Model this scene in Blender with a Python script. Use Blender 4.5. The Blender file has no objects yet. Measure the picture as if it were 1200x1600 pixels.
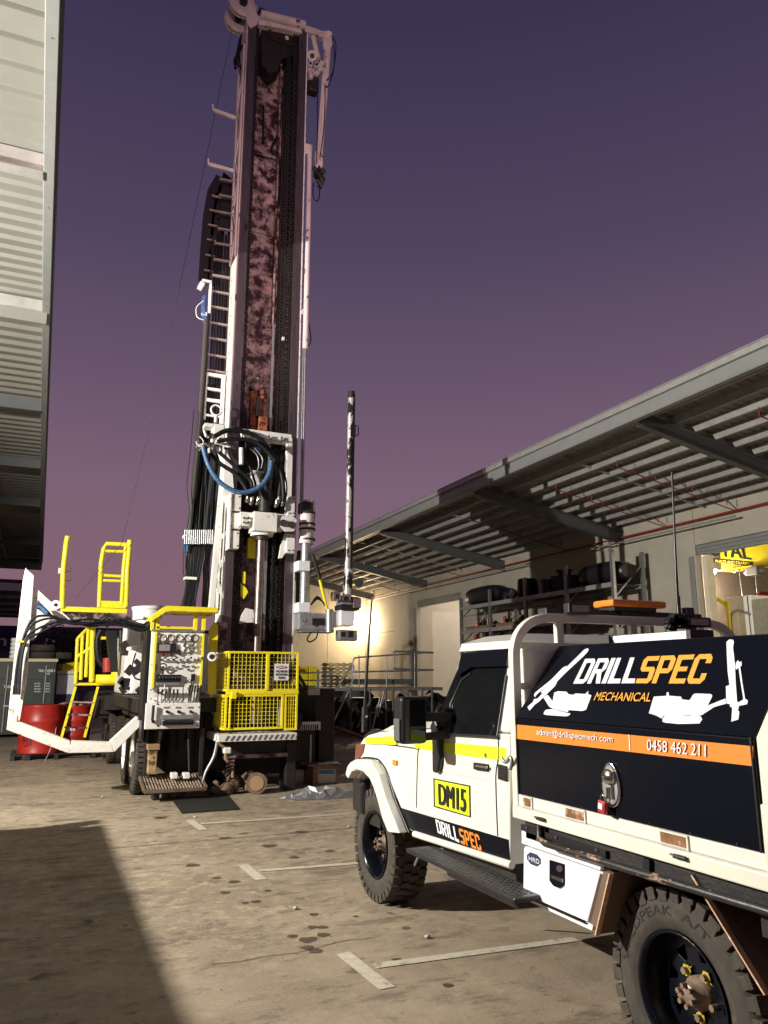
import bpy, bmesh, math, random
from mathutils import Vector, Matrix
from mathutils.geometry import tessellate_polygon
random.seed(7)
V = Vector
S = bpy.context.scene
COL = S.collection

# ------------------------------------------------------------------ camera
F, CX, CY, HZ, VX, H = 1200., 600., 800., 1058., 60., 1.75
PHI = math.atan((HZ-CY)/F)
YAW = math.atan((CX-VX)/math.hypot(F, HZ-CY))
cd = bpy.data.cameras.new('camera'); cam = bpy.data.objects.new('camera', cd); COL.objects.link(cam)
cam.location = (0, 0, H)
cam.rotation_euler = (math.pi/2+PHI, 0, -YAW)
cd.sensor_fit = 'VERTICAL'; cd.sensor_height = 24; cd.lens = 24*F/1600
cd.clip_start = .05; cd.clip_end = 2000
S.camera = cam

# ------------------------------------------------------------------ world: dusk sky
w = bpy.data.worlds.new('World'); S.world = w; w.use_nodes = True
nt = w.node_tree; nt.nodes.clear()
wo = nt.nodes.new('ShaderNodeOutputWorld'); bg = nt.nodes.new('ShaderNodeBackground')
tc = nt.nodes.new('ShaderNodeTexCoord'); sp = nt.nodes.new('ShaderNodeSeparateXYZ'); rp = nt.nodes.new('ShaderNodeValToRGB')
nt.links.new(tc.outputs['Generated'], sp.inputs[0]); nt.links.new(sp.outputs['Z'], rp.inputs[0])
nt.links.new(rp.outputs[0], bg.inputs[0]); nt.links.new(bg.outputs[0], wo.inputs[0])
bg.inputs[1].default_value = 0.92
def lin(r, g, b):
    f = lambda c: (c/255/12.92) if c <= 10 else ((c/255+.055)/1.055)**2.4
    return (f(r), f(g), f(b), 1)
cr = rp.color_ramp
cr.elements[0].position = 0.0; cr.elements[0].color = lin(138, 104, 114)
cr.elements[1].position = 1.0; cr.elements[1].color = lin(38, 34, 62)
for p, c in ((.14, (134, 102, 118)), (.24, (126, 100, 120)), (.36, (107, 87, 110)), (.505, (84, 71, 97)), (.70, (60, 53, 82))):
    e = cr.elements.new(p); e.color = lin(*c)

S.render.engine = 'CYCLES'
S.view_settings.view_transform = 'Standard'; S.view_settings.look = 'None'
S.view_settings.gamma = 1; S.view_settings.exposure = 0.06
S.cycles.max_bounces = 6; S.cycles.diffuse_bounces = 3; S.cycles.glossy_bounces = 3
S.cycles.sample_clamp_indirect = 4

LAMP = V((-7.0, 8.0, 5.2))
def lamp(name, loc, power, color, size=.1, aim=None, cone=150, blend=.3):
    l = bpy.data.lights.new(name, 'SPOT' if aim else 'POINT')
    l.energy = power; l.color = color; l.shadow_soft_size = size
    o = bpy.data.objects.new(name, l); COL.objects.link(o); o.location = loc
    if aim:
        l.spot_size = math.radians(cone); l.spot_blend = blend
        o.rotation_euler = (V(aim)-V(loc)).to_track_quat('-Z', 'Y').to_euler()
    return o
lamp('yard_floodlight', LAMP+V((.2, 0, 0)), 8600, (1, .955, .87), .045, (2.5, 8.3, 1.6), 165, .25)
LAMP2 = V((-.6, -5.0, 7.6))
lamp('added_mast_fill', LAMP2+V((0, .2, 0)), 7500, (1, .64, .64), .2, (3.1, 12.7, 12.2), 40, .5)  # added fill lamp, tinted pink, to brighten the upper mast


# ------------------------------------------------------------------ pixel -> point in the world on a plane of constant X, Y or Z
_f = V((math.sin(YAW)*math.cos(PHI), math.cos(YAW)*math.cos(PHI), math.sin(PHI)))
_r = V((math.cos(YAW), -math.sin(YAW), 0)); _u = _r.cross(_f)
O = V((0, 0, H))
def ray(x, y): return _f*F+_r*(x-CX)+_u*(CY-y)
def onX(x, y, X): r = ray(x, y); return O+r*(X/r.x)
def onY(x, y, Y): r = ray(x, y); return O+r*(Y/r.y)
def onZ(x, y, Z=0.): r = ray(x, y); return O+r*((Z-H)/r.z)
def onP(x, y, p0, n): r = ray(x, y); return O+r*((V(p0)-O).dot(n)/r.dot(n))

# ------------------------------------------------------------------ materials
def mat(name, c, r=.5, m=0., var=.12, vs=3., wear=None, ws=6., wa=.5, bump=0., bs=40., emit=0., coat=0., stretch=None, soft=.04, spec=.5, wr=None):
    """c base colour; wear = second colour showing through where noise passes threshold wa"""
    M = bpy.data.materials.new(name); M.use_nodes = True
    n = M.node_tree.nodes; L = M.node_tree.links
    b = n['Principled BSDF']
    b.inputs['Roughness'].default_value = r; b.inputs['Metallic'].default_value = m
    b.inputs['Coat Weight'].default_value = coat; b.inputs['Specular IOR Level'].default_value = spec
    g = n.new('ShaderNodeNewGeometry'); src = g.outputs['Position']
    if stretch:
        mp = n.new('ShaderNodeMapping'); mp.inputs['Scale'].default_value = stretch
        L.new(src, mp.inputs[0]); src = mp.outputs[0]
    t = n.new('ShaderNodeTexNoise'); t.inputs['Scale'].default_value = vs; t.inputs['Detail'].default_value = 6; t.inputs['Roughness'].default_value = .65
    L.new(src, t.inputs['Vector'])
    mr = n.new('ShaderNodeMapRange'); mr.inputs[1].default_value = .3; mr.inputs[2].default_value = .7
    mr.inputs[3].default_value = 1-var; mr.inputs[4].default_value = 1+var
    L.new(t.outputs[0], mr.inputs[0])
    mx = n.new('ShaderNodeMix'); mx.data_type = 'RGBA'; mx.blend_type = 'MULTIPLY'; mx.inputs[0].default_value = 1
    mx.inputs[6].default_value = (*c, 1); L.new(mr.outputs[0], mx.inputs[7])
    out = mx.outputs[2]
    if wear:
        t2 = n.new('ShaderNodeTexNoise'); t2.inputs['Scale'].default_value = ws; t2.inputs['Detail'].default_value = 8; t2.inputs['Roughness'].default_value = .7
        mo = n.new('ShaderNodeVectorMath'); mo.operation = 'ADD'; mo.inputs[1].default_value = (13.1, 4.7, 8.3)
        L.new(src, mo.inputs[0]); L.new(mo.outputs[0], t2.inputs['Vector'])
        m2 = n.new('ShaderNodeMapRange'); m2.inputs[1].default_value = wa; m2.inputs[2].default_value = wa+soft
        L.new(t2.outputs[0], m2.inputs[0])
        x2 = n.new('ShaderNodeMix'); x2.data_type = 'RGBA'; L.new(m2.outputs[0], x2.inputs[0]); L.new(out, x2.inputs[6]); x2.inputs[7].default_value = (*wear, 1)
        out = x2.outputs[2]
        if wr is not None:
            x3 = n.new('ShaderNodeMapRange'); x3.inputs[3].default_value = r; x3.inputs[4].default_value = wr
            L.new(m2.outputs[0], x3.inputs[0]); L.new(x3.outputs[0], b.inputs['Roughness'])
    L.new(out, b.inputs['Base Color'])
    if bump:
        t3 = n.new('ShaderNodeTexNoise'); t3.inputs['Scale'].default_value = bs; t3.inputs['Detail'].default_value = 4
        L.new(src, t3.inputs['Vector'])
        bp = n.new('ShaderNodeBump'); bp.inputs['Strength'].default_value = bump; bp.inputs['Distance'].default_value = .01
        L.new(t3.outputs[0], bp.inputs['Height']); L.new(bp.outputs[0], b.inputs['Normal'])
    if emit:
        b.inputs['Emission Color'].default_value = (*c, 1); b.inputs['Emission Strength'].default_value = emit
    M['c'] = c
    return M
DIRT = (.10, .07, .045); GREASE = (.022, .012, .010); RUST = (.17, .06, .025)
m_truck = mat('white_automotive_paint', (.72, .71, .64), .28, var=.04, wear=(.52, .47, .38), ws=2.4, wa=.56, coat=.5, soft=.5)
m_tray = mat('cream_tray_paint', (.72, .69, .58), .42, var=.06, wear=(.42, .36, .26), ws=9, wa=.66, soft=.1, bump=.05)
m_rigw = mat('white_rig_paint', (.76, .74, .70), .45, var=.1, wear=(.26, .18, .13), ws=7, wa=.60, soft=.08, bump=.1)
m_mast = mat('greasy_white_mast_paint', (.66, .58, .56), .45, var=.15, wear=(.035, .018, .018), ws=4.5, wa=.60, soft=.03, bump=.15, wr=.3, stretch=(1, 1, .5))
m_mastb = mat('grease_blotched_back_plate', (.36, .26, .25), .5, var=.4, wear=(.028, .010, .011), ws=4.2, wa=.43, soft=.12, bump=.3, wr=.35)
m_rail = mat('worn_steel_slide', (.16, .13, .135), .32, .75, var=.25, vs=5, stretch=(6, 6, .5), wear=(.03, .015, .016), ws=3, wa=.6)
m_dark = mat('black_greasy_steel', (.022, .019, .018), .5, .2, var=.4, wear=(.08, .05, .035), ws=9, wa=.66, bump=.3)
m_black = mat('black_plastic', (.015, .015, .017), .35, var=.15)
m_gloss = mat('black_gloss_paint', (.004, .005, .009), .22, var=.05, spec=.22)
m_rubber = mat('tyre_rubber', (.045, .037, .029), .85, var=.3, vs=9, wear=(.10, .075, .05), ws=10, wa=.52, soft=.25, bump=.2)
m_hose = mat('black_hose_rubber', (.009, .010, .012), .5, var=.3, spec=.3)
m_yel = mat('yellow_safety_paint', (.84, .70, .02), .42, var=.08, wear=(.42, .22, .03), ws=11, wa=.66, soft=.08)
m_hivis = mat('fluorescent_yellow_tape', (.78, .92, .02), .4, var=.02)
m_orange = mat('orange_vinyl', (.86, .24, .03), .35, var=.02)
m_orange2 = mat('amber_vinyl', (.90, .40, .06), .35, var=.03)
m_white = mat('white_vinyl', (.80, .80, .82), .4, var=.02)
m_blackv = mat('black_print', (.012, .012, .014), .5, var=.02)
m_steel = mat('galvanised_steel', (.36, .37, .37), .42, .7, var=.2, vs=14)
m_zinc = mat('dull_galvanised_purlin', (.40, .39, .37), .55, .35, var=.15, vs=6)
m_chrome = mat('chrome', (.62, .61, .58), .18, 1, var=.1)
m_rod = mat('drill_rod_steel', (.24, .19, .17), .38, .8, var=.25, vs=9, wear=(.10, .05, .035), ws=12, wa=.58)
m_rust = mat('rusty_steel', (.19, .085, .045), .8, .1, var=.3, wear=(.035, .02, .015), ws=8, wa=.55, bump=.3)
m_chip = mat('chipped_black_pipe', (.018, .017, .017), .4, var=.2, wear=(.42, .25, .16), ws=10, wa=.56, soft=.02, bump=.2, stretch=(1, .45, 1))
m_brown = mat('dusty_brown_guard', (.13, .085, .055), .8, var=.25, wear=(.07, .045, .03), ws=6, wa=.55, soft=.15, bump=.2)
m_copper = mat('scratched_primer_edge', (.48, .29, .18), .6, var=.2, wear=(.62, .48, .36), ws=30, wa=.55)
m_blue = mat('blue_sleeve', (.05, .16, .38), .5, var=.2)
m_glassd = mat('tinted_glass', (.006, .007, .008), .05, var=.1, spec=.4)
m_precast = mat('cream_precast_concrete', (.49, .45, .37), .85, var=.1, vs=1.2, wear=(.35, .31, .24), ws=1.3, wa=.58, soft=.3, bump=.1, bs=80)
m_sheet = mat('zincalume_roof_sheet', (.34, .32, .285), .6, .1, var=.15, vs=2)
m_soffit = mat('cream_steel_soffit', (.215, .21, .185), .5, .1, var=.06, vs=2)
m_fascia = mat('grey_painted_fascia', (.27, .28, .27), .5, .1, var=.08)
m_beam = mat('dark_grey_steel_beam', (.11, .115, .115), .55, .2, var=.12)
m_redp = mat('red_sprinkler_pipe', (.30, .03, .02), .45, var=.1)
m_reddrum = mat('red_drum_paint', (.36, .018, .012), .42, var=.25, wear=(.12, .03, .02), ws=5, wa=.58, soft=.15)
m_green = mat('dark_green_container_paint', (.030, .042, .030), .55, var=.2, wear=(.06, .05, .035), ws=5, wa=.66)
m_navy = mat('navy_blue_paint', (.02, .025, .09), .5, var=.1)
m_cloth = mat('cream_timber_board', (.62, .54, .36), .8, var=.1)
m_ylwbag = mat('pale_yellow_sacks', (.72, .62, .32), .8, var=.15, bump=.4, bs=15)
m_card = mat('brown_cardboard', (.28, .17, .09), .85, var=.12)
m_amber = mat('amber_lens', (.85, .25, .03), .25, var=.15, vs=20)
m_redl = mat('red_lens', (.20, .07, .045), .2, var=.1)
m_grille = mat('lamp_lens', (.30, .28, .26), .25, .2, var=.3, vs=60)
m_leaf = mat('dark_tree_foliage', (.035, .035, .022), .8, var=.4)
m_bark = mat('bark', (.08, .055, .04), .9, var=.3)
m_redtag = mat('red_padlock_body', (.42, .02, .03), .35, var=.05)
m_mark = mat('worn_cream_line_paint', (.52, .47, .37), .8, var=.15, vs=20, wear=(.25, .20, .15), ws=14, wa=.56, soft=.1)
m_intw = mat('pale_interior_wall', (.66, .60, .50), .8, var=.06, vs=1.5)
m_mat = mat('black_rubber_mat', (.012, .011, .010), .7, var=.3)

# concrete yard
def ground_mat():
    M = bpy.data.materials.new('yard_concrete'); M.use_nodes = True
    n = M.node_tree.nodes; L = M.node_tree.links; b = n['Principled BSDF']
    g = n.new('ShaderNodeNewGeometry')
    def noise(s, d=6, r=.6, st=None):
        t = n.new('ShaderNodeTexNoise'); t.inputs['Scale'].default_value = s; t.inputs['Detail'].default_value = d; t.inputs['Roughness'].default_value = r
        if st:
            mp = n.new('ShaderNodeMapping'); mp.inputs['Scale'].default_value = st; L.new(g.outputs['Position'], mp.inputs[0]); L.new(mp.outputs[0], t.inputs['Vector'])
        else: L.new(g.outputs['Position'], t.inputs['Vector'])
        return t.outputs[0]
    def ramp(s, a, b_, lo, hi):
        m = n.new('ShaderNodeMapRange'); m.inputs[1].default_value = a; m.inputs[2].default_value = b_; m.inputs[3].default_value = lo; m.inputs[4].default_value = hi
        m.interpolation_type = 'SMOOTHSTEP'; L.new(s, m.inputs[0]); return m.outputs[0]
    def mixc(f, a, c, blend='MIX'):
        x = n.new('ShaderNodeMix'); x.data_type = 'RGBA'; x.blend_type = blend
        if isinstance(f, float): x.inputs[0].default_value = f
        else: L.new(f, x.inputs[0])
        for i, v in ((6, a), (7, c)):
            if isinstance(v, tuple): x.inputs[i].default_value = (*v, 1)
            else: L.new(v, x.inputs[i])
        return x.outputs[2]
    base = mixc(ramp(noise(.55), .35, .65, 0., 1.), (.245, .19, .135), (.365, .29, .205))
    base = mixc(ramp(noise(2.3, 8, .7), .42, .7, 0., .55), base, (.17, .13, .095))
    base = mixc(ramp(noise(38, 4, .7), .40, .62, 0., .25), base, (.43, .36, .27))
    base = mixc(ramp(noise(95, 2, .6), .58, .72, 0., .15), base, (.12, .09, .06))
    sy = n.new('ShaderNodeSeparateXYZ'); L.new(g.outputs['Position'], sy.inputs[0])
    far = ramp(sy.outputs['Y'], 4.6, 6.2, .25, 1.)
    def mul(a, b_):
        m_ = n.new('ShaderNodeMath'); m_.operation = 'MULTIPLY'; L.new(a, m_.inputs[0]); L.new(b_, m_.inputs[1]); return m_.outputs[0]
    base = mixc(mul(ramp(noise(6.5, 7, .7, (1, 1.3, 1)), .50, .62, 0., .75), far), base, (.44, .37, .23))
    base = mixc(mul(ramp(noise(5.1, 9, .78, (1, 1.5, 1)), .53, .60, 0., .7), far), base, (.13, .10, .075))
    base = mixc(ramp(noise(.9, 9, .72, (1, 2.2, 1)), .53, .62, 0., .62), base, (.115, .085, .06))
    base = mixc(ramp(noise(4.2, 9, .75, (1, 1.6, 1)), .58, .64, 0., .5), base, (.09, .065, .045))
    base = mixc(ramp(noise(3.0, 9, .75), .60, .68, 0., .4), base, (.48, .42, .33))       # worn stains
    # oil spots
    vo = n.new('ShaderNodeTexVoronoi'); vo.inputs['Scale'].default_value = 3.2; vo.inputs['Randomness'].default_value = 1
    wv = n.new('ShaderNodeVectorMath'); wv.operation = 'ADD'
    tn = n.new('ShaderNodeTexNoise'); tn.inputs['Scale'].default_value = 6; L.new(g.outputs['Position'], tn.inputs['Vector'])
    sc = n.new('ShaderNodeVectorMath'); sc.operation = 'SCALE'; sc.inputs['Scale'].default_value = .25; L.new(tn.outputs[1], sc.inputs[0])
    L.new(g.outputs['Position'], wv.inputs[0]); L.new(sc.outputs[0], wv.inputs[1]); L.new(wv.outputs[0], vo.inputs['Vector'])
    sel = n.new('ShaderNodeSeparateColor'); L.new(vo.outputs['Color'], sel.inputs[0])
    gate = ramp(sel.outputs[0], .52, .56, 0., 1.)
    spot = ramp(vo.outputs['Distance'], .13, .21, .8, 0.)
    mu = n.new('ShaderNodeMath'); mu.operation = 'MULTIPLY'; L.new(gate, mu.inputs[0]); L.new(spot, mu.inputs[1])
    zone = ramp(noise(.45, 2), .42, .58, 0., 1.)
    mu2 = n.new('ShaderNodeMath'); mu2.operation = 'MULTIPLY'; L.new(mu.outputs[0], mu2.inputs[0]); L.new(zone, mu2.inputs[1])
    base = mixc(mu2.outputs[0], base, (.07, .05, .035))
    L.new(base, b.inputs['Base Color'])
    L.new(ramp(noise(1.8), .3, .7, .55, .85), b.inputs['Roughness'])
    bp = n.new('ShaderNodeBump'); bp.inputs['Strength'].default_value = .45; bp.inputs['Distance'].default_value = .006
    L.new(noise(60, 5, .7), bp.inputs['Height']); L.new(bp.outputs[0], b.inputs['Normal'])
    return M
m_ground = ground_mat()

# ------------------------------------------------------------------ mesh builder
class MB:
    def __init__(s): s.v = []; s.f = []; s.s = []
    def add(s, vs, fs, sm=False):
        k = len(s.v); s.v += [V(p) for p in vs]; s.f += [tuple(i+k for i in f) for f in fs]; s.s += [sm]*len(fs); return s
    def box(s, a, b):
        x0, x1 = sorted((a[0], b[0])); y0, y1 = sorted((a[1], b[1])); z0, z1 = sorted((a[2], b[2]))
        return s.add([(x0,y0,z0),(x1,y0,z0),(x1,y1,z0),(x0,y1,z0),(x0,y0,z1),(x1,y0,z1),(x1,y1,z1),(x0,y1,z1)],
                     [(0,3,2,1),(4,5,6,7),(0,1,5,4),(1,2,6,5),(2,3,7,6),(3,0,4,7)])
    def cbox(s, c, d, rz=0, rx=0, ry=0):
        R = Matrix.Rotation(rz, 3, 'Z') @ Matrix.Rotation(ry, 3, 'Y') @ Matrix.Rotation(rx, 3, 'X')
        t = MB().box((-d[0]/2, -d[1]/2, -d[2]/2), (d[0]/2, d[1]/2, d[2]/2))
        return s.add([R @ p + V(c) for p in t.v], t.f)
    def bar(s, p, q, w, h, up=(0, 0, 1)):
        p, q = V(p), V(q); d = (q-p).normalized(); u = V(up)
        if abs(d.dot(u)) > .98: u = V((0, 1, 0))
        a = d.cross(u).normalized()*w/2; b = a.cross(d).normalized()*h/2
        vs = [p-a-b, p+a-b, p+a+b, p-a+b, q-a-b, q+a-b, q+a+b, q-a+b]
        return s.add(vs, [(0,3,2,1),(4,5,6,7),(0,1,5,4),(1,2,6,5),(2,3,7,6),(3,0,4,7)])
    def tube(s, pts, r, n=8, cap=True, curve=0):
        pts = [V(p) for p in pts]
        rs = list(r) if isinstance(r, (list, tuple)) else [r]*len(pts)
        if curve:
            n0 = len(pts); pts = smooth(pts, curve); m = len(pts)-1
            rs = [rs[min(int(i*(n0-1)/m), n0-2)]*(1-(i*(n0-1)/m-min(int(i*(n0-1)/m), n0-2)))+rs[min(int(i*(n0-1)/m), n0-2)+1]*(i*(n0-1)/m-min(int(i*(n0-1)/m), n0-2)) for i in range(m+1)]
        k = len(s.v); last = None
        for i, p in enumerate(pts):
            d = (pts[min(i+1, len(pts)-1)]-pts[max(i-1, 0)])
            if d.length < 1e-9: d = V((0, 0, 1))
            d.normalize()
            if last is None:
                a = d.orthogonal().normalized()
            else:
                a = (last-d*last.dot(d)); a = a.normalized() if a.length > 1e-6 else d.orthogonal().normalized()
            last = a; b = d.cross(a)
            for j in range(n):
                t = 2*math.pi*j/n; s.v.append(p+(a*math.cos(t)+b*math.sin(t))*rs[i])
        for i in range(len(pts)-1):
            for j in range(n):
                s.f.append((k+i*n+j, k+i*n+(j+1) % n, k+(i+1)*n+(j+1) % n, k+(i+1)*n+j)); s.s.append(True)
        if cap:
            e = k+(len(pts)-1)*n
            s.add([s.v[k+j] for j in range(n)], [tuple(reversed(range(n)))])
            s.add([s.v[e+j] for j in range(n)], [tuple(range(n))])
        return s
    def cyl(s, p, q, r, n=16, r2=None): return s.tube([p, q], [r, r if r2 is None else r2], n)
    def lathe(s, prof, c, ax, n=32, sm=True):
        """prof [(dist along axis, radius)]"""
        ax = V(ax).normalized(); a = ax.orthogonal().normalized(); b = ax.cross(a); k = len(s.v)
        for (h, r) in prof:
            for j in range(n):
                t = 2*math.pi*j/n; s.v.append(V(c)+ax*h+(a*math.cos(t)+b*math.sin(t))*max(r, 1e-4))
        for i in range(len(prof)-1):
            for j in range(n):
                s.f.append((k+i*n+j, k+i*n+(j+1) % n, k+(i+1)*n+(j+1) % n, k+(i+1)*n+j)); s.s.append(sm)
        return s
    def prism(s, poly, d, holes=()):
        """poly: list of 3D points in a plane, extruded by vector d; holes likewise"""
        loops = [[V(p) for p in poly]]+[[V(p) for p in h] for h in holes]
        tri = tessellate_polygon(loops); flat = [p for l in loops for p in l]; d = V(d); n = len(flat)
        s.add(flat+[p+d for p in flat], [])
        k = len(s.v)-2*n
        nn = V((0, 0, 0))
        for t in tri: nn += (flat[t[1]]-flat[t[0]]).cross(flat[t[2]]-flat[t[0]])
        fl = nn.dot(d) > 0
        for t in tri:
            t0 = tuple(k+i for i in t); t1 = tuple(k+n+i for i in t)
            s.f += [t0[::-1] if fl else t0, t1 if fl else t1[::-1]]; s.s += [False]*2
        o = 0
        for l in loops:
            m = len(l)
            for i in range(m): s.f.append((k+o+i, k+o+(i+1) % m, k+n+o+(i+1) % m, k+n+o+i)); s.s.append(False)
            o += m
        return s
    def flat(s, poly, holes=()):
        loops = [[V(p) for p in poly]]+[[V(p) for p in h] for h in holes]
        tri = tessellate_polygon(loops); fl = [p for l in loops for p in l]
        return s.add(fl, [tuple(t) for t in tri])
    def loft(s, A, B, cap=True, sm=False):
        n = len(A); f = [(i, (i+1) % n, n+(i+1) % n, n+i) for i in range(n)]
        if cap: f += [tuple(reversed(range(n))), tuple(range(n, 2*n))]
        return s.add(list(A)+list(B), f, sm)
    def sphere(s, c, r, n=12, sc=(1, 1, 1)):
        k = len(s.v); m = n//2
        for i in range(m+1):
            t = math.pi*i/m
            for j in range(n):
                u = 2*math.pi*j/n
                s.v.append(V(c)+V((math.sin(t)*math.cos(u)*r*sc[0], math.sin(t)*math.sin(u)*r*sc[1], math.cos(t)*r*sc[2])))
        for i in range(m):
            for j in range(n): s.f.append((k+i*n+j, k+(i+1)*n+j, k+(i+1)*n+(j+1) % n, k+i*n+(j+1) % n)); s.s.append(True)
        return s
    def rock(s, c, r, n=9, sc=(1, 1, 1), j=.3):
        k = len(s.v); s.sphere(c, r, n, sc)
        for i in range(k, len(s.v)): s.v[i] = V(c)+(s.v[i]-V(c))*(1+random.uniform(-j, j))
        return s
    def build(s, name, m, parent=None, bevel=0, kind=None, label=None, fix=True, seg=2):
        me = bpy.data.meshes.new(name)
        lo = V([min(p[i] for p in s.v) for i in range(3)]); hi = V([max(p[i] for p in s.v) for i in range(3)])
        c = V(((lo.x+hi.x)/2, (lo.y+hi.y)/2, lo.z))
        me.from_pydata([p-c for p in s.v], [], s.f); me.update()
        me.polygons.foreach_set('use_smooth', s.s)
        if fix:
            bm = bmesh.new(); bm.from_mesh(me); bmesh.ops.recalc_face_normals(bm, faces=bm.faces); bm.to_mesh(me); bm.free()
        me.materials.append(m)
        o = bpy.data.objects.new(name, me); COL.objects.link(o)
        o['wo'] = list(c)
        po = V(parent['wo']) if parent else V((0, 0, 0))
        o.location = c-po
        if parent: o.parent = parent
        if bevel:
            b = o.modifiers.new('bevel', 'BEVEL'); b.width = bevel; b.segments = seg; b.limit_method = 'ANGLE'; b.angle_limit = .7
            b.harden_normals = False
        if kind: o['kind'] = kind
        if label: o['label'] = label
        return o
def smooth(P, n=4):
    out = []
    for i in range(len(P)-1):
        a = P[max(i-1, 0)]; b = P[i]; c = P[i+1]; d = P[min(i+2, len(P)-1)]
        for k in range(n):
            t = k/n
            out.append(.5*((2*b)+(c-a)*t+(2*a-5*b+4*c-d)*t*t+(3*b-a-3*c+d)*t**3))
    return out+[P[-1]]
def tag(o, label, cat, group=None):
    o['label'] = label; o['category'] = cat
    if group: o['group'] = group
    return o
def thing(name, loc, label, cat, group=None):
    o = bpy.data.objects.new(name, None); o.empty_display_size = .2; COL.objects.link(o)
    o.location = loc; o['wo'] = list(loc); return tag(o, label, cat, group)
def struct(o): o['kind'] = 'structure'; return o
def kids(o): return [c for c in KID if c.parent is o]
def copy_tree(o, parent=None, delta=(0, 0, 0), label=None):
    c = o.copy(); COL.objects.link(c)
    if parent: c.parent = parent
    c.location = o.location+V(delta)
    if label: c['label'] = label
    if 'wo' in o: c['wo'] = list(V(o['wo'])+V(delta))
    for ch in list(o.children): copy_tree(ch, c)
    return c
_tc = {}
def text_mesh(s):
    if s in _tc: return _tc[s]
    cu = bpy.data.curves.new('t', 'FONT'); cu.body = s; cu.size = 1; cu.resolution_u = 3
    ob = bpy.data.objects.new('t', cu); COL.objects.link(ob); bpy.context.view_layer.update()
    me = bpy.data.meshes.new_from_object(ob.evaluated_get(bpy.context.evaluated_depsgraph_get()))
    vs = [v.co.copy() for v in me.vertices]; fs = [tuple(p.vertices) for p in me.polygons]
    bpy.data.objects.remove(ob); bpy.data.curves.remove(cu); bpy.data.meshes.remove(me)
    x0 = min(v.x for v in vs); x1 = max(v.x for v in vs); y0 = min(v.y for v in vs); y1 = max(v.y for v in vs)
    r = ([((v.x-x0)/(x1-x0), (v.y-y0)/(y1-y0)) for v in vs], fs); _tc[s] = r; return r
def quadmap(q, u, v):
    """q = bottom-left, bottom-right, top-right, top-left"""
    return q[0]*(1-u)*(1-v)+q[1]*u*(1-v)+q[2]*u*v+q[3]*(1-u)*v
def bold(mb, vs, fs, q, off, wt):
    n = (q[1]-q[0]).cross(q[3]-q[0]).normalized()
    if n.dot(O-q[0]) < 0: n = -n
    N = (9 if wt > .02 else 5) if wt > 0 else 1
    for i in range(N):
        du = 0 if N == 1 else -wt+2*wt*i/(N-1)
        mb.add([quadmap(q, u+du, v)+off+n*.0007*(i if wt > 0 else 0) for u, v in vs], fs)
def text(name, s, q, m, parent, off=(0, 0, 0), wt=None, kind=None):
    wt = (.055/len(s) if not wt or wt < .011 else wt)
    q = [V(p) for p in q]; vs, fs = text_mesh(s); mb = MB(); bold(mb, vs, fs, q, V(off), wt)
    return mb.build(name, m, parent, fix=False, kind=kind)
GL = {
 'D': (1, [(0,0),(.8,0),(1,.14),(1,.86),(.8,1),(0,1)], [[(.3,.17),(.3,.83),(.7,.83),(.7,.17)]]),
 'R': (1, [(0,0),(.3,0),(.3,.40),(.44,.40),(.68,0),(1,0),(.76,.43),(1,.58),(1,.86),(.82,1),(0,1)], [[(.3,.56),(.3,.84),(.7,.84),(.7,.56)]]),
 'I': (.33, [(0,0),(1,0),(1,1),(0,1)], []),
 'L': (.9, [(0,0),(1,0),(.94,.18),(.36,.18),(.36,1),(0,1)], []),
 'S': (1, [(0,0),(.82,0),(1,.14),(1,.5),(.86,.6),(.32,.6),(.32,.83),(1,.83),(1,1),(.18,1),(0,.86),(0,.54),(.14,.43),(.68,.43),(.68,.17),(0,.17)], []),
 'P': (1, [(0,0),(.3,0),(.3,.36),(.82,.36),(1,.50),(1,.86),(.82,1),(0,1)], [[(.3,.53),(.3,.84),(.7,.84),(.7,.53)]]),
 'E': (.95, [(0,0),(1,0),(1,.17),(.32,.17),(.32,.42),(.85,.42),(.85,.58),(.32,.58),(.32,.83),(1,.83),(1,1),(0,1)], []),
 'C': (1, [(.18,0),(.82,0),(1,.14),(1,.34),(.7,.34),(.7,.17),(.3,.17),(.3,.83),(.7,.83),(.7,.68),(1,.68),(1,.86),(.82,1),(.18,1),(0,.86),(0,.14)], [])}
def glyphs(name, s, q, m, parent, off=(0, 0, 0), gap=.16, kind=None):
    q = [V(p) for p in q]; tot = sum(GL[c][0] for c in s)+gap*(len(s)-1); x = 0; mb = MB(); off = V(off)
    for c in s:
        w_, outl, hs = GL[c]
        f = lambda p: quadmap(q, (x+p[0]*w_)/tot, p[1])+off
        mb.flat([f(p) for p in outl], [[f(p) for p in h] for h in hs]); x += w_+gap
    return mb.build(name, m, parent, fix=False, kind=kind)
# ================================================================== GROUND
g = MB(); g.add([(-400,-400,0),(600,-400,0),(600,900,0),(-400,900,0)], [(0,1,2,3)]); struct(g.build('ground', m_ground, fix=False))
def gline(pts, w, name, m, z=.004):
    mb = MB()
    for a, b in zip(pts, pts[1:]):
        a = V((a[0], a[1], z)); b = V((b[0], b[1], z)); d = (b-a).normalized(); s_ = V((d.y, -d.x, 0))*w/2
        mb.add([a-s_, a+s_, b+s_, b-s_], [(0,1,2,3)])
    return mb.build(name, m, fix=False)
gr = MB()
for k in range(420):
    x = random.uniform(-.6, 6); y = random.uniform(3.4, 13); s_ = random.uniform(.002, .006)
    gr.add([(x-s_, y-s_, .0005), (x+s_, y-s_*.6, .0005), (x+s_*.8, y+s_, .0005), (x-s_*.7, y+s_, .0005), (x, y, s_*1.2)], [(0,1,4), (1,2,4), (2,3,4), (3,0,4)])
gr.build('grit', mat('loose_grit', (.24, .19, .14), .9, var=.6, vs=40), fix=False, kind='stuff')
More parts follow.
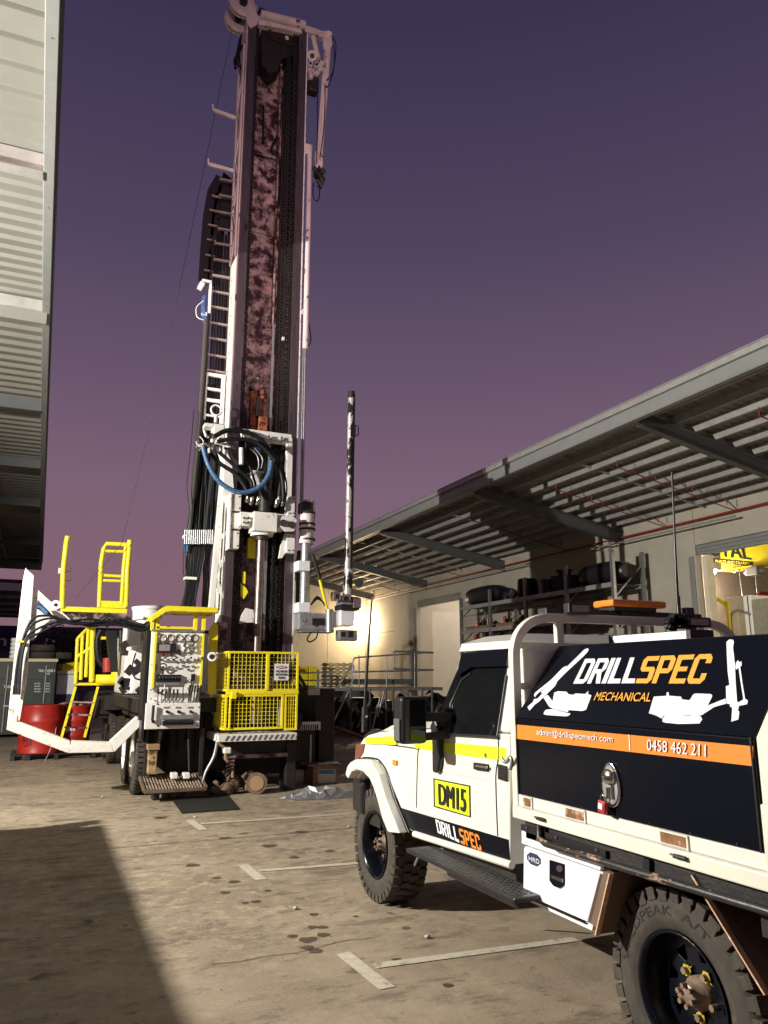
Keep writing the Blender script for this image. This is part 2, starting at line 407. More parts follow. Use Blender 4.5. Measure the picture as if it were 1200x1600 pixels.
# saw-cut joints and a wandering crack in the slab
m_joint = mat('slab_joint_filler', (.07, .055, .04), .9, var=.3)
for y in (3.2, 9.0, 14.8): struct(gline([(-30, y), (30, y)], .012, 'slab_joint', m_joint, .003))
struct(gline([(4.9, -10), (4.9, 60)], .012, 'slab_joint', m_joint, .0034))
crk = []
for a_, b_ in zip(*[[(330,1507),(380,1502),(420,1494),(455,1491),(472,1487),(488,1482),(505,1479),(520,1474),(532,1472),(541,1470),(560,1468),(590,1466)][k:] for k in (0, 1)]):
    for j in range(4):
        p = onZ(a_[0]+(b_[0]-a_[0])*j/4, a_[1]+(b_[1]-a_[1])*j/4+random.uniform(-1, 1)); crk.append((p.x, p.y))
m_oil = mat('dried_oil', (.085, .062, .042), .55, var=.25, vs=30)
for x, y, r_ in ((490,1429,.034),(488,1449,.034),(504,1449,.036),(457,1463,.036),(505,1461,.044),(480,1469,.055),(480,1481,.042),(493,1486,.044),(383,1411,.03),(400,1409,.04),(352,1395,.04),(366,1378,.05),(418,1392,.03),(338,1372,.04),(460,1340,.05),(300,1352,.06),(420,1322,.07),(515,1330,.05),(250,1278,.08),(350,1310,.06),(470,1300,.07),(620,1500,.03),(700,1540,.03),(556,1432,.02)):
    c_ = onZ(x, y); a0 = random.random()*6; P_ = []
    for k in range(20):
        t_ = 2*math.pi*k/20; q_ = r_*(1+.10*math.sin(3*t_+a0)+.07*math.sin(5*t_-a0)+.3*max(0, math.sin(t_+a0))**3*(r_ > .05)); P_.append((c_.x+math.cos(t_)*q_*1.05, c_.y+math.sin(t_)*q_, .0022))
    struct(MB().flat(P_).build('oil_stain', m_oil, fix=False))
struct(gline(crk, .007, 'slab_crack', m_joint, .0038))
# parking bay markings: T heads with a long line
def tmark(head, stem):
    mb = MB()
    for a, b, w_, z in ((head[0], head[1], .10, .004), (stem[0], stem[1], .085, .0045)):
        a = onZ(*a); b = onZ(*b); a.z = b.z = z; d = (b-a).normalized(); s_ = V((d.y, -d.x, 0))*w_/2
        if z > .0042: a = a+d*.055
        mb.add([a-s_, a+s_, b+s_, b-s_], [(0,1,2,3)])
    return struct(mb.build('parking_bay_marking', m_mark, fix=False))
tmark(((536, 1490), (605, 1545)), ((572, 1512), (900, 1468)))
tmark(((380, 1352), (408, 1375)), ((394, 1362), (560, 1349)))
tmark(((296, 1282), (318, 1297)), ((306, 1288), (545, 1272)))

# ================================================================== RIGHT WAREHOUSE
XW, XF, ZF, ZWT = 14., 9.3, 6.25, 5.33
wh = thing('warehouse', (14, 20, 0), 'cream tilt panel warehouse with deep open steel canopy along the right side', 'warehouse')
def wpan(y0, y1, z0, z1, x=XW, t=.18, nm='wall_panel'): return MB().box((x, y0+.006, z0), (x+t, y1-.006, z1)).build(nm, m_precast, wh, bevel=.008)
D2 = (8.9, 13.5); D1 = (24.8, 28.5); DH = 4.55
wpan(-2, 8.9, 0, DH); wpan(-2, 3.4, DH+.012, 5.9); wpan(3.4, 8.9, DH+.012, 5.9); wpan(8.9, 13.5, DH+.26, 5.9)
wpan(13.5, 16.5, 0, 5.9); wpan(16.5, 20.6, 0, 3.9); wpan(16.5, 20.6, 3.912, 5.9); wpan(20.6, 24.8, 0, 3.9); wpan(20.6, 24.8, 3.912, 5.9)
wpan(24.8, 28.5, DH+.26, 5.9); wpan(28.5, 30.6, 0, 5.9); wpan(30.6, 34.2, 0, 3.7); wpan(30.6, 34.2, 3.712, 5.9)
for y in (16.5, 29.05): MB().box((XW-.14, y-.11, 0), (XW-.002, y+.11, 5.5)).build('column', m_precast, wh, bevel=.01)
for y in (13.62, 28.62, 24.7): MB().box((XW-.06, y-.06, 0), (XW+.2, y+.06, DH)).build('door_jamb', m_fascia, wh, bevel=.005)
m_jw = mat('cream_door_jamb', (.75, .70, .52), .6)
MB().box((XW+.184, 13.36, 0), (XW+.40, 13.50, DH-.02)).build('door_jamb', m_jw, wh)
for y0, y1 in (D2, D1):
    h = MB()
    for k in range(3): h.box((XW+.02+k*.03, y0, DH+.17-k*.08), (XW+.10+k*.03, y1, DH+.25-k*.08))
    h.build('roller_door_head', m_fascia, wh, bevel=.006)
MB().cyl((XW+.45, D2[0]-.2, DH+.3), (XW+.45, D2[1]+.2, DH+.3), .22, 20).build('roller_door_drum', m_zinc, wh)
# end wall across the far end of the yard
for x0, x1 in ((7.0, 9.2), (9.2, 10.05), (12.1, 14.0)): MB().box((x0+.006, 34.0, 0 if x0 != 9.2 else 4.2), (x1-.006, 34.2, 6.45)).build('wall_panel', m_precast, wh, bevel=.008)
MB().box((10.056, 34.0, 0), (12.094, 34.2, 6.45)).build('wall_panel', m_precast, wh, bevel=.008)
# grey ribbed roller door in the end wall
rd = MB()
for k in range(52): rd.add([(9.2, 34.02, k*.08), (10.05, 34.02, k*.08), (10.05, 33.97, k*.08+.04), (9.2, 33.97, k*.08+.04), (9.2, 34.02, k*.08+.08), (10.05, 34.02, k*.08+.08)], [(0,1,2,3), (3,2,5,4)])
rd.build('roller_door', m_zinc, wh)
# canopy: corrugated sheet, purlins, rafters, fascia
Y0C, Y1C = -4., 33.9
def zc(x): return ZF+.02+(x-XF)*(ZWT+.12-ZF)/(XW-XF)
sh = MB(); n = int((Y1C-Y0C)/.19)
for i in range(n):
    y = Y0C+i*.19
    for a, b, za, zb in ((0, .06, 0, 0), (.06, .085, 0, .03), (.085, .165, .03, .03), (.165, .19, .03, 0)):
        sh.add([(XF+.02, y+a, zc(XF)+.30+za), (XW, y+a, zc(XW)+.30+za), (XW, y+b, zc(XW)+.30+zb), (XF+.02, y+b, zc(XF)+.30+zb)], [(0,1,2,3)])
sh.build('roof_sheet', m_sheet, wh, fix=False)
sk = MB().add([(XF+.01, Y0C, zc(XF)+.36), (XW, Y0C, zc(XW)+.36), (XW, Y1C, zc(XW)+.36), (XF+.01, Y1C, zc(XF)+.36)], [(0,1,2,3)])
sk.build('roof_sheet', m_sheet, wh, fix=False)
for i in range(9):
    x = XF+.42+i*(XW-XF-.6)/8.3; z = zc(x)+.295; p = MB()
    p.box((x, Y0C, z-.15), (x+.012, Y1C, z)); p.box((x+.013, Y0C, z-.012), (x+.075, Y1C, z)); p.box((x+.013, Y0C, z-.15), (x+.075, Y1C, z-.138)); p.box((x+.066, Y0C, z-.137), (x+.075, Y1C, z-.115))
    p.build('purlin', m_zinc, wh)
RY = (-1.2, 4.45, 10.15, 15.95, 21.75, 27.5, 33.0)
for y in RY:
    p = MB(); a = V((XF+.15, y, zc(XF)+.03)); b = V((XW-.02, y, zc(XW)-.02)); t = V((0, 0, 1))
    p.bar(a+t*.09, b+t*.09, .15, .014); p.bar(a-t*.16, b-t*.22, .15, .014); p.bar(a-t*.035, b-t*.065, .012, .26)
    p.build('rafter', m_beam, wh)
for x in (XF+1.9, XF+3.4):                                             # bridging straps under the purlins
    for y in [(RY[i]+RY[i+1])/2 for i in range(6)]: pass
for y in [(RY[i]+RY[i+1])/2 for i in range(6)]:
    MB().bar((XF+.3, y, zc(XF)+.17), (XW-.1, y, zc(XW)+.17), .04, .03).build('bridging_bar', m_zinc, wh)
fa = MB().box((XF-.03, Y0C, ZF-.02), (XF+.01, Y1C, ZF+.30)); fa.box((XF-.10, Y0C, ZF+.30), (XF+.14, Y1C, ZF+.325)); fa.box((XF-.029, Y0C, ZF-.045), (XF+.10, Y1C, ZF-.021))
fa.build('fascia', m_fascia, wh, bevel=.004)
MB().box((XF-.10, Y0C, ZF+.19), (XF-.034, Y1C, ZF+.298)).build('gutter', m_zinc, wh, bevel=.01)
MB().cyl((XW-.13, Y0C, ZWT+.04), (XW-.13, 33.5, ZWT+.04), .026, 8).build('sprinkler_pipe', m_redp, wh)
for y in (8.6, 12.1, 14.2, 18.1, 24.4, 29.8):
    p = MB().cyl((XF+1.3, y, zc(XF+1.3)-.05), (XW-.13, y, zc(XW)-.12), .013, 8)
    for k in range(4):
        x = XF+1.3+k*1.0; p.cyl((x, y, zc(x)-.06), (x, y, zc(x)+.1), .012, 6)
    p.build('sprinkler_pipe', m_redp, wh)
# services on the underside
MB().cyl((XW-.3, 12, ZWT-.12), (XW-.3, 33.8, ZWT-.12), .022, 8).build('conduit', m_zinc, wh)
# fibre splash: bulkhead wall lamp lit on the wall beyond the rig
WL = V((13.72, 33.72, 4.36))
wl = thing('wall_floodlight', (WL.x, 34, WL.z-.12), 'glaring lit floodlight on the cream end wall behind the drill rig', 'lamp')
MB().box((WL.x-.16, 33.80, WL.z-.12), (WL.x+.16, 33.99, WL.z+.12)).build('housing', m_beam, wl, bevel=.01)
m_lit = mat('lit_lamp_face', (1, .93, .78), emit=60)
MB().box((WL.x-.24, 33.78, WL.z-.18), (WL.x+.2, 33.797, WL.z+.16)).build('lens', m_lit, wl)
lamp('wall_floodlight_light', (WL.x-.2, 33.1, WL.z-.35), 300, (1, .74, .42), .12)

# ---- interior of the near garage (crane sign)
def room(y0, y1, x1, z1, mw):
    MB().box((x1, y0, 0), (x1+.2, y1, z1)).build('interior_wall', mw, wh)
    MB().box((XW+.5, y1, 0), (x1, y1+.2, z1)).build('interior_wall', mw, wh)
    MB().box((XW+.5, y0-.2, 0), (x1, y0, z1)).build('interior_wall', mw, wh)
    MB().box((XW+.19, y0-.2, z1), (x1+.2, y1+.2, z1+.1)).build('interior_ceiling', m_sheet, wh)
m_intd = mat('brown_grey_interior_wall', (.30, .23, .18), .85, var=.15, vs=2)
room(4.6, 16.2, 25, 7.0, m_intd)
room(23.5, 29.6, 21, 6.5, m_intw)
MB().cyl((24.8, 5, 3.6), (24.8, 16, 3.6), .04).build('sprinkler_pipe', m_redp, wh)
MB().cyl((19, 16.1, 4.15), (24.9, 16.1, 4.15), .05).build('sprinkler_pipe', m_redp, wh)
# overhead crane
XC = 17.2
cr_ = thing('overhead_crane', (XC, 12, 4.2), 'yellow overhead crane beam lettered in black inside the open garage door', 'crane')
def C(x, y): return onX(x, y, XC)
c1 = C(1088, 885); 
ztop, zbot = C(1140, 860).z+.45, C(1140, 888).z-.03
MB().box((XC, 6, zbot), (XC+.35, 15.7, ztop)).build('bridge_beam', m_yel, cr_, bevel=.01)
MB().box((XC-.12, 6, zbot-.03), (XC+.47, 15.7, zbot-.003)).build('bottom_flange', m_yel, cr_)
q = [C(1112, 879), C(1177, 885), C(1177, 877.5), C(1112, 871.5)]
MB().flat([p+V((-.006, 0, 0)) for p in q]).build('sign_plate', m_blackv, cr_)
m_yv = mat('yellow_vinyl', (.85, .68, .05), .4)
q = [C(1118, 878.5), C(1171, 883.6), C(1171, 878.9), C(1118, 873.8)]
text('lettering', 'HOISTS AND CRANES', q, m_yv, cr_, (-.012, 0, 0), .004)
q = [C(1092, 866), C(1174, 875), C(1169, 852), C(1090, 842)]
text('lettering', 'TOTAL', q, m_blackv, cr_, (-.008, 0, 0), .01)
hk = MB()
for k, px in enumerate((1112, 1142, 1160, 1170)):
    p = C(px, 889); hk.tube([p, p+V((-.02, -.12, -.12)), p+V((-.02, -.25, -.05))], .018, 6, curve=3)
hk.build('festoon_cable', m_steel, cr_)
tr = thing('hoist_trolley', (XC-.15, C(1184, 892).y, zbot-.35), 'grey chain hoist hanging under the yellow crane beam', 'hoist')
p = C(1184, 893); MB().cbox(p+V((-.1, 0, 0)), (.3, .35, .22)).cyl(p+V((-.1, -.3, 0)), p+V((-.1, .3, 0)), .08).build('hoist_body', m_steel, tr, bevel=.01)
MB().cyl(p+V((-.1, 0, -.1)), p+V((-.1, 0, -2.2)), .012, 6).cyl(p+V((-.1, .5, .1)), p+V((-.1, .45, -2.2)), .01, 6).build('chain', m_steel, tr)
p = C(1125, 893)
fl = thing('high_bay_lamp', (p.x-.3, p.y, p.z-.1), 'bright white lamp glowing below the yellow crane beam', 'lamp')
MB().lathe([(-.1, .001), (0, .10), (.08, .13)], p+V((-.3, 0, -.05)), (0, 0, 1), 12).build('lens', m_lit, fl)
MB().cyl(p+V((-.3, 0, .04)), p+V((-.3, 0, .2)), .06, 10).build('housing', m_beam, fl)
lamp('garage_light', p+V((-.8, 0, -.6)), 190, (1, .88, .7), .15)
lamp('garage_light', (XC-1.2, 9.6, zbot-.4), 200, (1, .86, .62), .15)
# white machine with grey swoosh, yellow hoop rail, shelves inside
XM = 15.6
mc = thing('white_machine_cabinet', (XM, 11.6, 0), 'white machine cabinet with grey curved stripe inside the garage', 'cabinet')
def Mx(x, y): return onX(x, y, XM)
a = Mx(1132, 934); b = Mx(1173, 934)
MB().box((XM, b.y, .05), (XM+1.2, a.y, a.z)).build('body', m_white, mc, bevel=.02)
MB().box((XM, b.y-.75, .05), (XM+1.1, b.y-.012, a.z-.12)).build('body', m_steel, mc, bevel=.02)
arc = [Mx(x, y) for x, y in ((1144, 990), (1142, 970), (1144, 958), (1152, 954), (1162, 956), (1173, 960))]
MB().tube([p+V((-.005, 0, 0)) for p in arc], .035, 6, curve=4).build('stripe', m_steel, mc)
MB().box((XM-.012, Mx(1168, 934).y-.01, .1), (XM-.001, Mx(1168, 934).y+.01, a.z-.02)).build('door_gap', m_black, mc)
hp = thing('guard_hoop', (15, 12, 0), 'yellow bent tube guard hoop standing beside the white machine', 'guard rail')
pts = [onX(1116, 1010, 14.9), onX(1115, 945, 14.9), onX(1116, 936, 14.9), onX(1122, 937, 14.95), onX(1134, 946, 15.0), onX(1138, 958, 15.0), onX(1139, 1010, 15.0)]
pts[0].z = 0; pts[-1].z = 0; MB().tube(pts, .045, 10, curve=4).build('hoop', m_yel, hp)
sf = thing('storage_shelf', (20, 11, 0), 'steel shelving with boards at the back of the garage', 'shelving')
for z in (1.0, 1.7, 2.4, 3.1): MB().box((20, 6, z), (20.8, 12, z+.08)).build('shelf', m_steel if z != 1.7 else m_cloth, sf)
for y in (6, 8, 10, 12): MB().box((20, y-.05, 0), (20.08, y+.05, 3.6)).build('upright', m_beam, sf)
# far garage interior: washing line of small things
lamp('far_garage_light', (17, 26.5, 5.6), 260, (1, .9, .78), .2)
MB().cyl((18.5, 26.7, 1.5), (18.5, 26.7, 6.4), .02, 6).build('conduit', m_beam, wh)
p = MB().box((15.5, 24, 5.0), (15.62, 29, 5.25))
for k in range(14): p.bar((15.56, 24+k*.36, 5.0), (15.56, 24.18+k*.36, 5.25), .02, .02)
p.build('truss', m_beam, wh)
bx = thing('pickup_truck', (18.5, 25.6, 0), 'pale vehicle front with red lights parked inside the far open garage', 'vehicle')
MB().box((17.6, 24.6, .6), (19.6, 26.6, 1.5)).build('body', m_tray, bx, bevel=.1)
MB().box((17.9, 24.7, 1.5), (19.3, 26.5, 2.1)).build('cab', m_glassd, bx, bevel=.15)
MB().cbox((17.57, 25.1, 1.2), (.06, .3, .2)).build('tail_light', m_redl, bx); MB().cbox((17.57, 26.2, 1.2), (.06, .3, .2)).build('tail_light', m_redl, bx)
for y in (24.8, 26.4): MB().cyl((17.9, y-.1, .38), (17.9, y+.1, .38), .38, 20).build('wheel', m_rubber, bx)

# ================================================================== PALLET RACK + load
RX, RB = 12.8, 13.75
rk = thing('pallet_rack', (13.3, 19, 0), 'long galvanised pallet rack loaded with coils and spools against the warehouse wall', 'rack')
posts = [(onX(720, 930, RX).y, 4.35), (onX(765, 920, RX).y, 4.45), (onX(820, 905, RX).y, 4.6), (onX(884, 895, RX).y, 4.7), (onX(957, 885, RX).y, 4.85)]
py = [p[0] for p in posts]
for y, h in posts:
    for x in (RX, RB):
        u = MB().box((x-.04, y-.05, 0), (x+.04, y-.042, h)).box((x-.04, y-.041, 0), (x-.032, y+.05, h)).box((x-.031, y+.042, 0), (x+.04, y+.05, h))
        for k in range(int(h/.1)): u.box((x-.043, y-.02, .05+k*.1), (x-.0401, y+.02, .09+k*.1))
        u.build('upright', m_steel, rk)
    for k in range(5):
        z = .3+k*.85; MB().bar((RX+.04, y, z), (RB-.04, y, z+.8), .03, .03).build('brace', m_steel, rk)
SZ = (4.0, 2.95, 2.45)
SZ0 = onX(765, 941, RX).z
lv = [SZ0-.06, SZ0-.85, SZ0-1.3]
for i in range(4):
    for z in lv+[.5]:
        for x in (RX, RB): MB().box((x-.03, py[i+1]+.055, z-.06), (x+.03, py[i]-.055, z+.06)).build('beam', m_zinc, rk, bevel=.004)
        MB().box((RX+.04, py[i+1]+.06, z+.0), (RB-.04, py[i]-.06, z+.02)).build('shelf', m_cloth if z < 3.3 and i > 1 else m_beam, rk)
RT = lv[0]+.065
def coil(px0, px1, h, label):
    y0 = onX(px0, 900, RX+.3).y; y1 = onX(px1, 900, RX+.3).y
    c = V(((RX+RB)/2, (y0+y1)/2, RT+h/2)); L_ = abs(y0-y1)/2
    mb = MB(); k = 20; ring = []
    prof = [(math.cos(math.pi*2*t/k), math.sin(math.pi*2*t/k)) for t in range(k)]
    def sq(a, n_): return math.copysign(abs(a)**n_, a)
    secs = []
    for j in range(9):
        u = -1+2*j/8; sc = (1-abs(u)**4*.45); secs.append([(c.x+sq(a, .7)*.42*sc, c.y+u*L_, c.z+sq(b, .7)*h/2*sc) for a, b in prof])
    for s0, s1 in zip(secs, secs[1:]): mb.loft(s0, s1, cap=False, sm=True)
    mb.add(secs[0], [tuple(range(k))]); mb.add(secs[-1], [tuple(range(k))])
    o = mb.build('wrapped_bundle', m_black, bevel=0); tag(o, label, 'bundle'); return o
coil(728, 780, .62, 'long black wrapped bundle on the far left end of the rack top')
coil(905, 975, .60, 'long black wrapped bundle on the near right end of the rack top')
def spool(px, h, r, lab, m=m_dark):
    y = onX(px, 900, RX+.25).y; t = thing('cable_spool', (RX+.35, y, RT), lab, 'spool', 'spools on the rack top')
    c = V((RX+.35, y, RT))
    MB().lathe([(0, .01), (0, r), (.03, r), (.03, .01)], c, (0, 0, 1), 20, False).build('flange', m, t)
    MB().lathe([(h-.03, .01), (h-.03, r), (h, r), (h, .01)], c, (0, 0, 1), 20, False).build('flange', m, t)
    MB().cyl(c+V((0, 0, .031)), c+V((0, 0, h-.031)), r*.72, 18).build('core', m_hose, t)
spool(851, .42, .22, 'dark spool, leftmost of the four on the rack top, beside the shiny drum')
spool(866, .46, .20, 'dark spool, second from left of the four on the rack top')
spool(877, .60, .25, 'tall dark spool, third from left and highest on the rack top')
spool(893, .40, .20, 'small dark spool beside the big wrapped bundle on the rack')
y = onX(817, 905, RX+.2).y
d = MB().lathe([(0, .01), (0, .29), (.25, .31), (.5, .30), (.56, .27), (.56, .01)], (RX+.36, y, RT), (0, 0, 1), 22); tag(d.build('plastic_wrapped_drum', m_gloss), 'shiny black plastic wrapped drum on top of the rack', 'drum')
y = onX(787, 912, RX+.2).y
mb = MB()
for k in range(7): mb.cbox((RX+.3+random.uniform(-.1, .2), y-k*.09+.2, RT+.12+random.uniform(0, .1)), (.2, .12, random.uniform(.15, .3)), rz=random.random(), rx=random.random())
tag(mb.build('machine_part', m_dark, bevel=.02), 'dark jumbled machine part between bundle and drum on the rack top', 'machine part')
# small red and dark items on pallets
for i, z in ((0, lv[1]), (1, lv[1]), (0, lv[2]), (1, lv[2]), (2, lv[1]), (3, lv[1])):
    ya, yb = py[i+1]+.2, py[i]-.2; lab = ['far left', 'second', 'third', 'near right'][i]; ll = 'middle' if z == lv[1] else 'lower'
    t = thing('pallet', (13.3, (ya+yb)/2, z+.07), f'timber pallet on the {ll} shelf in the {lab} bay of the rack', 'pallet', 'pallets on the rack')
    for k in range(6):
        y = ya+(yb-ya)*(k+.5)/6; MB().box((RX+.02, y-.09, z+.14), (RB-.1, y+.09, z+.165)).build('board', m_card, t)
    for x in (RX+.06, RX+.45, RX+.8): MB().box((x, ya, z+.03), (x+.08, yb, z+.139)).build('bearer', m_card, t)
    for k in range(8 if i < 2 else 4):
        y = ya+.1+(yb-ya-.2)*(k+.2+.6*random.random())/(8 if i < 2 else 4); x = RX+.15+random.random()*.5; h = random.uniform(.08, .26)
        red = (k % 3 == 0); mb = MB(); mb.cyl((x, y, z+.166), (x, y, z+.166+h), random.uniform(.04, .1), 10); mb.cbox((x+.03, y+.05, z+.166+h*.6), (.2, .07, .07), rz=random.random()*3)
        mb.cyl((x-.05, y-.1, z+.2), (x+.05, y+.12, z+.2+h*.7), .025, 8)
        o = mb.build('valve_fitting', m_reddrum if red else m_dark, bevel=.006)
        tag(o, f"{'red' if red else 'dark'} fitting, {['nearest','second nearest','third nearest','fourth nearest','fifth nearest','third farthest','second farthest','farthest'][k]} on the {ll} shelf pallet, {lab} rack bay", 'fitting', f"{'red' if red else 'dark'} fittings on {ll} shelf {lab} bay")
# ================================================================== LEFT CANOPY (overhead) and its floodlight
XE, ZL = -.35, 8.0
lc = thing('canopy_building', (-5, 20, 0), 'tall cream roofed canopy building filling the left edge overhead', 'building')
yb = [onZ(40, y, ZL).y for y in (-60, 268, 490, 640, 730, 790, 850, 880)]
YE = yb[-1]
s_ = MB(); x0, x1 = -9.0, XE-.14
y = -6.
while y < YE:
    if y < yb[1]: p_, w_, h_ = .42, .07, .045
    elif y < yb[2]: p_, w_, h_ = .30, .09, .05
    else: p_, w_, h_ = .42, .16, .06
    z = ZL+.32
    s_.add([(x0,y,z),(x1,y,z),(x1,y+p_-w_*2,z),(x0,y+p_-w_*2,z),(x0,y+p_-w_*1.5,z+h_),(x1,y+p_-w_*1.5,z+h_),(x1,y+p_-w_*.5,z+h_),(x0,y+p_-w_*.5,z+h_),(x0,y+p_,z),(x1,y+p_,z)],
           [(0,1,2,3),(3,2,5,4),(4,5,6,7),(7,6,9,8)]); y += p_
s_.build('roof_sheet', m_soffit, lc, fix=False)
MB().box((x0, -6, ZL+.40), (XE-.02, YE, ZL+.42)).build('roof_sheet', m_sheet, lc)
MB().box((XE-.135, -6, ZL), (XE, YE, ZL+.39)).build('fascia', m_fascia, lc, bevel=.01)
MB().box((XE+.001, -6, ZL+.05), (XE+.022, YE, ZL+.36)).build('gutter', m_beam, lc)
for k in range(16):
    MB().cbox((XE-.068, -2+k*3.1, ZL-.004), (.012, .012, .008)).build('bolt', m_beam, lc)
for i, y in enumerate(yb[1:]):
    mb = MB().box((-9, y-.09, ZL-.02), (XE-.137, y+.09, ZL+.0)).box((-9, y-.012, ZL+.001), (XE-.137, y+.012, ZL+.30))
    mb.build('rafter', m_zinc if i in (0, 1) else m_beam, lc)
mb = MB().box((-1.2, yb[2]-.16, ZL-.20), (XE-.05, yb[2]-.10, ZL+.02)); mb.build('bracket', m_soffit, lc)
for x in (-2.2, -4.4, -6.6): MB().box((x, yb[3], ZL+.1), (x+.08, YE-.2, ZL+.3)).build('purlin', m_zinc, lc)
MB().box((-9.2, -6, 0), (-9.0, YE, ZL+.4)).build('wall', m_precast, lc)
MB().box((-9, YE-.25, ZL-.35), (XE, YE+.02, ZL+.1)).build('end_beam', m_beam, lc)
for y in (3, 22, 36): MB().box((-8.98, y, 0), (-8.7, y+.3, ZL)).build('column', m_beam, lc)
fx = thing('yard_floodlight', (LAMP.x, LAMP.y, LAMP.z), 'lit yard floodlight on a bracket off the left building wall', 'lamp')
MB().box((-9, LAMP.y-.03, LAMP.z+.25), (LAMP.x-.1, LAMP.y+.03, LAMP.z+.31)).build('bracket', m_beam, fx)
MB().box((LAMP.x-.2, LAMP.y-.25, LAMP.z-.2), (LAMP.x-.05, LAMP.y+.25, LAMP.z+.25)).build('housing', m_beam, fx, bevel=.02)
MB().box((LAMP.x-.049, LAMP.y-.2, LAMP.z-.15), (LAMP.x-.03, LAMP.y+.2, LAMP.z+.2)).build('lens', m_lit, fx)
# unseen container, made up left of the camera to shade the near ground
XO = -7+8.05*(1-2.6/5.2)
f2 = thing('added_mast_fill', tuple(LAMP2), 'unseen fill lamp added behind the camera to brighten the mast top', 'lamp')
MB().box((LAMP2.x-.2, LAMP2.y-.1, LAMP2.z-.1), (LAMP2.x+.2, LAMP2.y+.05, LAMP2.z+.15)).build('housing', m_beam, f2, bevel=.02)
MB().box((LAMP2.x-.15, LAMP2.y+.052, LAMP2.z-.06), (LAMP2.x+.15, LAMP2.y+.06, LAMP2.z+.11)).build('lens', m_lit, f2)
MB().box((LAMP2.x-.03, LAMP2.y-.05, LAMP2.z+.151), (LAMP2.x+.03, LAMP2.y+.0, ZL+.3)).build('bracket', m_beam, f2)
oc = thing('shipping_container', (XO-1.2, 7, 0), 'blue grey container added unseen left of the camera to shade the ground', 'container')
m_bg = mat('blue_grey_container_paint', (.10, .13, .16), .55, var=.15, wear=RUST, ws=5, wa=.68)
mb = MB(); y = 3.25
while y < 9.2:
    mb.add([(XO, y, .1), (XO, y+.1, .1), (XO-.04, y+.14, .1), (XO-.04, y+.24, .1), (XO, y+.28, .1)]+[(XO, y, 2.5), (XO, y+.1, 2.5), (XO-.04, y+.14, 2.5), (XO-.04, y+.24, 2.5), (XO, y+.28, 2.5)],
           [(0,1,6,5),(1,2,7,6),(2,3,8,7),(3,4,9,8)]); y += .28
mb.build('side_panel', m_bg, oc, fix=False)
MB().box((XO-2.4, 3.25, .1), (XO-.05, 9.3, 2.56)).build('body', m_bg, oc)
mb = MB()
for yy in (3.2, 9.25):
    for xx in (XO-2.42, XO-.05): mb.box((xx, yy, 0), (xx+.07, yy+.15, 2.6))
mb.box((XO-.05, 3.3, 2.5), (XO+.02, 9.2, 2.6)).box((XO-.05, 3.3, 0), (XO+.02, 9.2, .12))
mb.build('frame', m_bg, oc, bevel=.01)

# ================================================================== FAR LEFT
# distant canopy
fc = thing('far_canopy', (-3, 60, 0), 'dim open sided canopy roof far off at the left edge behind the white boom', 'canopy')
a = onY(60, 912, 60); 
mb = MB().box((-16, 60, 7.7), (-1.2, 60.3, 8.25)); mb.build('fascia', m_zinc, fc)
for k in range(9): MB().box((-16, 62+k*3, 7.6), (-1.4, 62.3+k*3, 7.9)).build('purlin', m_zinc if k % 2 else m_beam, fc)
MB().box((-16, 60, 8.3), (-1.2, 92, 8.5)).build('roof_sheet', m_dark, fc)
for x in (-14, -6): MB().box((x, 66, 0), (x+.4, 66.4, 8)).build('post', m_beam, fc)
# long dark shed with blue band behind the containers
bl = thing('blue_banded_shed', (5, 95, 0), 'distant low shed with a dark blue fascia band behind the green container', 'building')
MB().box((-20, 95, 0), (40, 100, 5.0)).build('wall', m_beam, bl)
MB().box((-20, 94.8, 4.6), (40, 95, 7.3)).build('fascia', m_navy, bl)
for px in (2, 78):
    p = onY(px, 1003, 94.7); text('sign_letter', 'n', [p+V((-.5, 0, -.4)), p+V((.5, 0, -.4)), p+V((.5, 0, .4)), p+V((-.5, 0, .4))], m_white, bl, (0, -.01, 0), .02)
# dark bushes / trees
def tree(px, Y, h, lab, n=500, r=2.2):
    p = onY(px, 1070, Y); t = thing('tree', (p.x, Y, 0), lab, 'tree', 'trees far behind the containers')
    tr_ = MB().tube([(p.x, Y, 0), (p.x+.1, Y, h*.4), (p.x-.1, Y+.2, h*.75)], [.18, .12, .05], 8)
    for k in range(5):
        a_ = random.random()*6.28; z = h*(.35+.08*k); tr_.tube([(p.x, Y, z), (p.x+math.cos(a_)*r*.6, Y+math.sin(a_)*r*.6, z+h*.2)], [.07, .02], 5)
    tr_.build('trunk', m_bark, t)
    mb = MB()
    for k in range(n):
        cl = random.choice([(0, 0, .7), (.5, .2, .62), (-.5, 0, .66), (.2, -.3, .5), (-.3, .4, .85), (.55, 0, .8)])
        c = V((p.x+cl[0]*r+random.gauss(0, r*.22), Y+cl[1]*r+random.gauss(0, r*.22), h*cl[2]+random.gauss(0, h*.09)))
        a_, b_ = [V((random.gauss(0, 1), random.gauss(0, 1), random.gauss(0, 1))).normalized()*.16 for _ in range(2)]
        mb.add([c-a_, c+b_, c+a_, c-b_], [(0,1,2,3)])
    mb.build('crown', m_leaf, t, fix=False, kind='stuff')
tree(98, 60, 5.4, 'dark leafy tree far behind the green container'); tree(112, 62, 5.0, 'dark tree just left of the yellow stair rail, far behind'); tree(128, 58, 4.8, 'dark tree seen through the yellow stair rail, far behind')
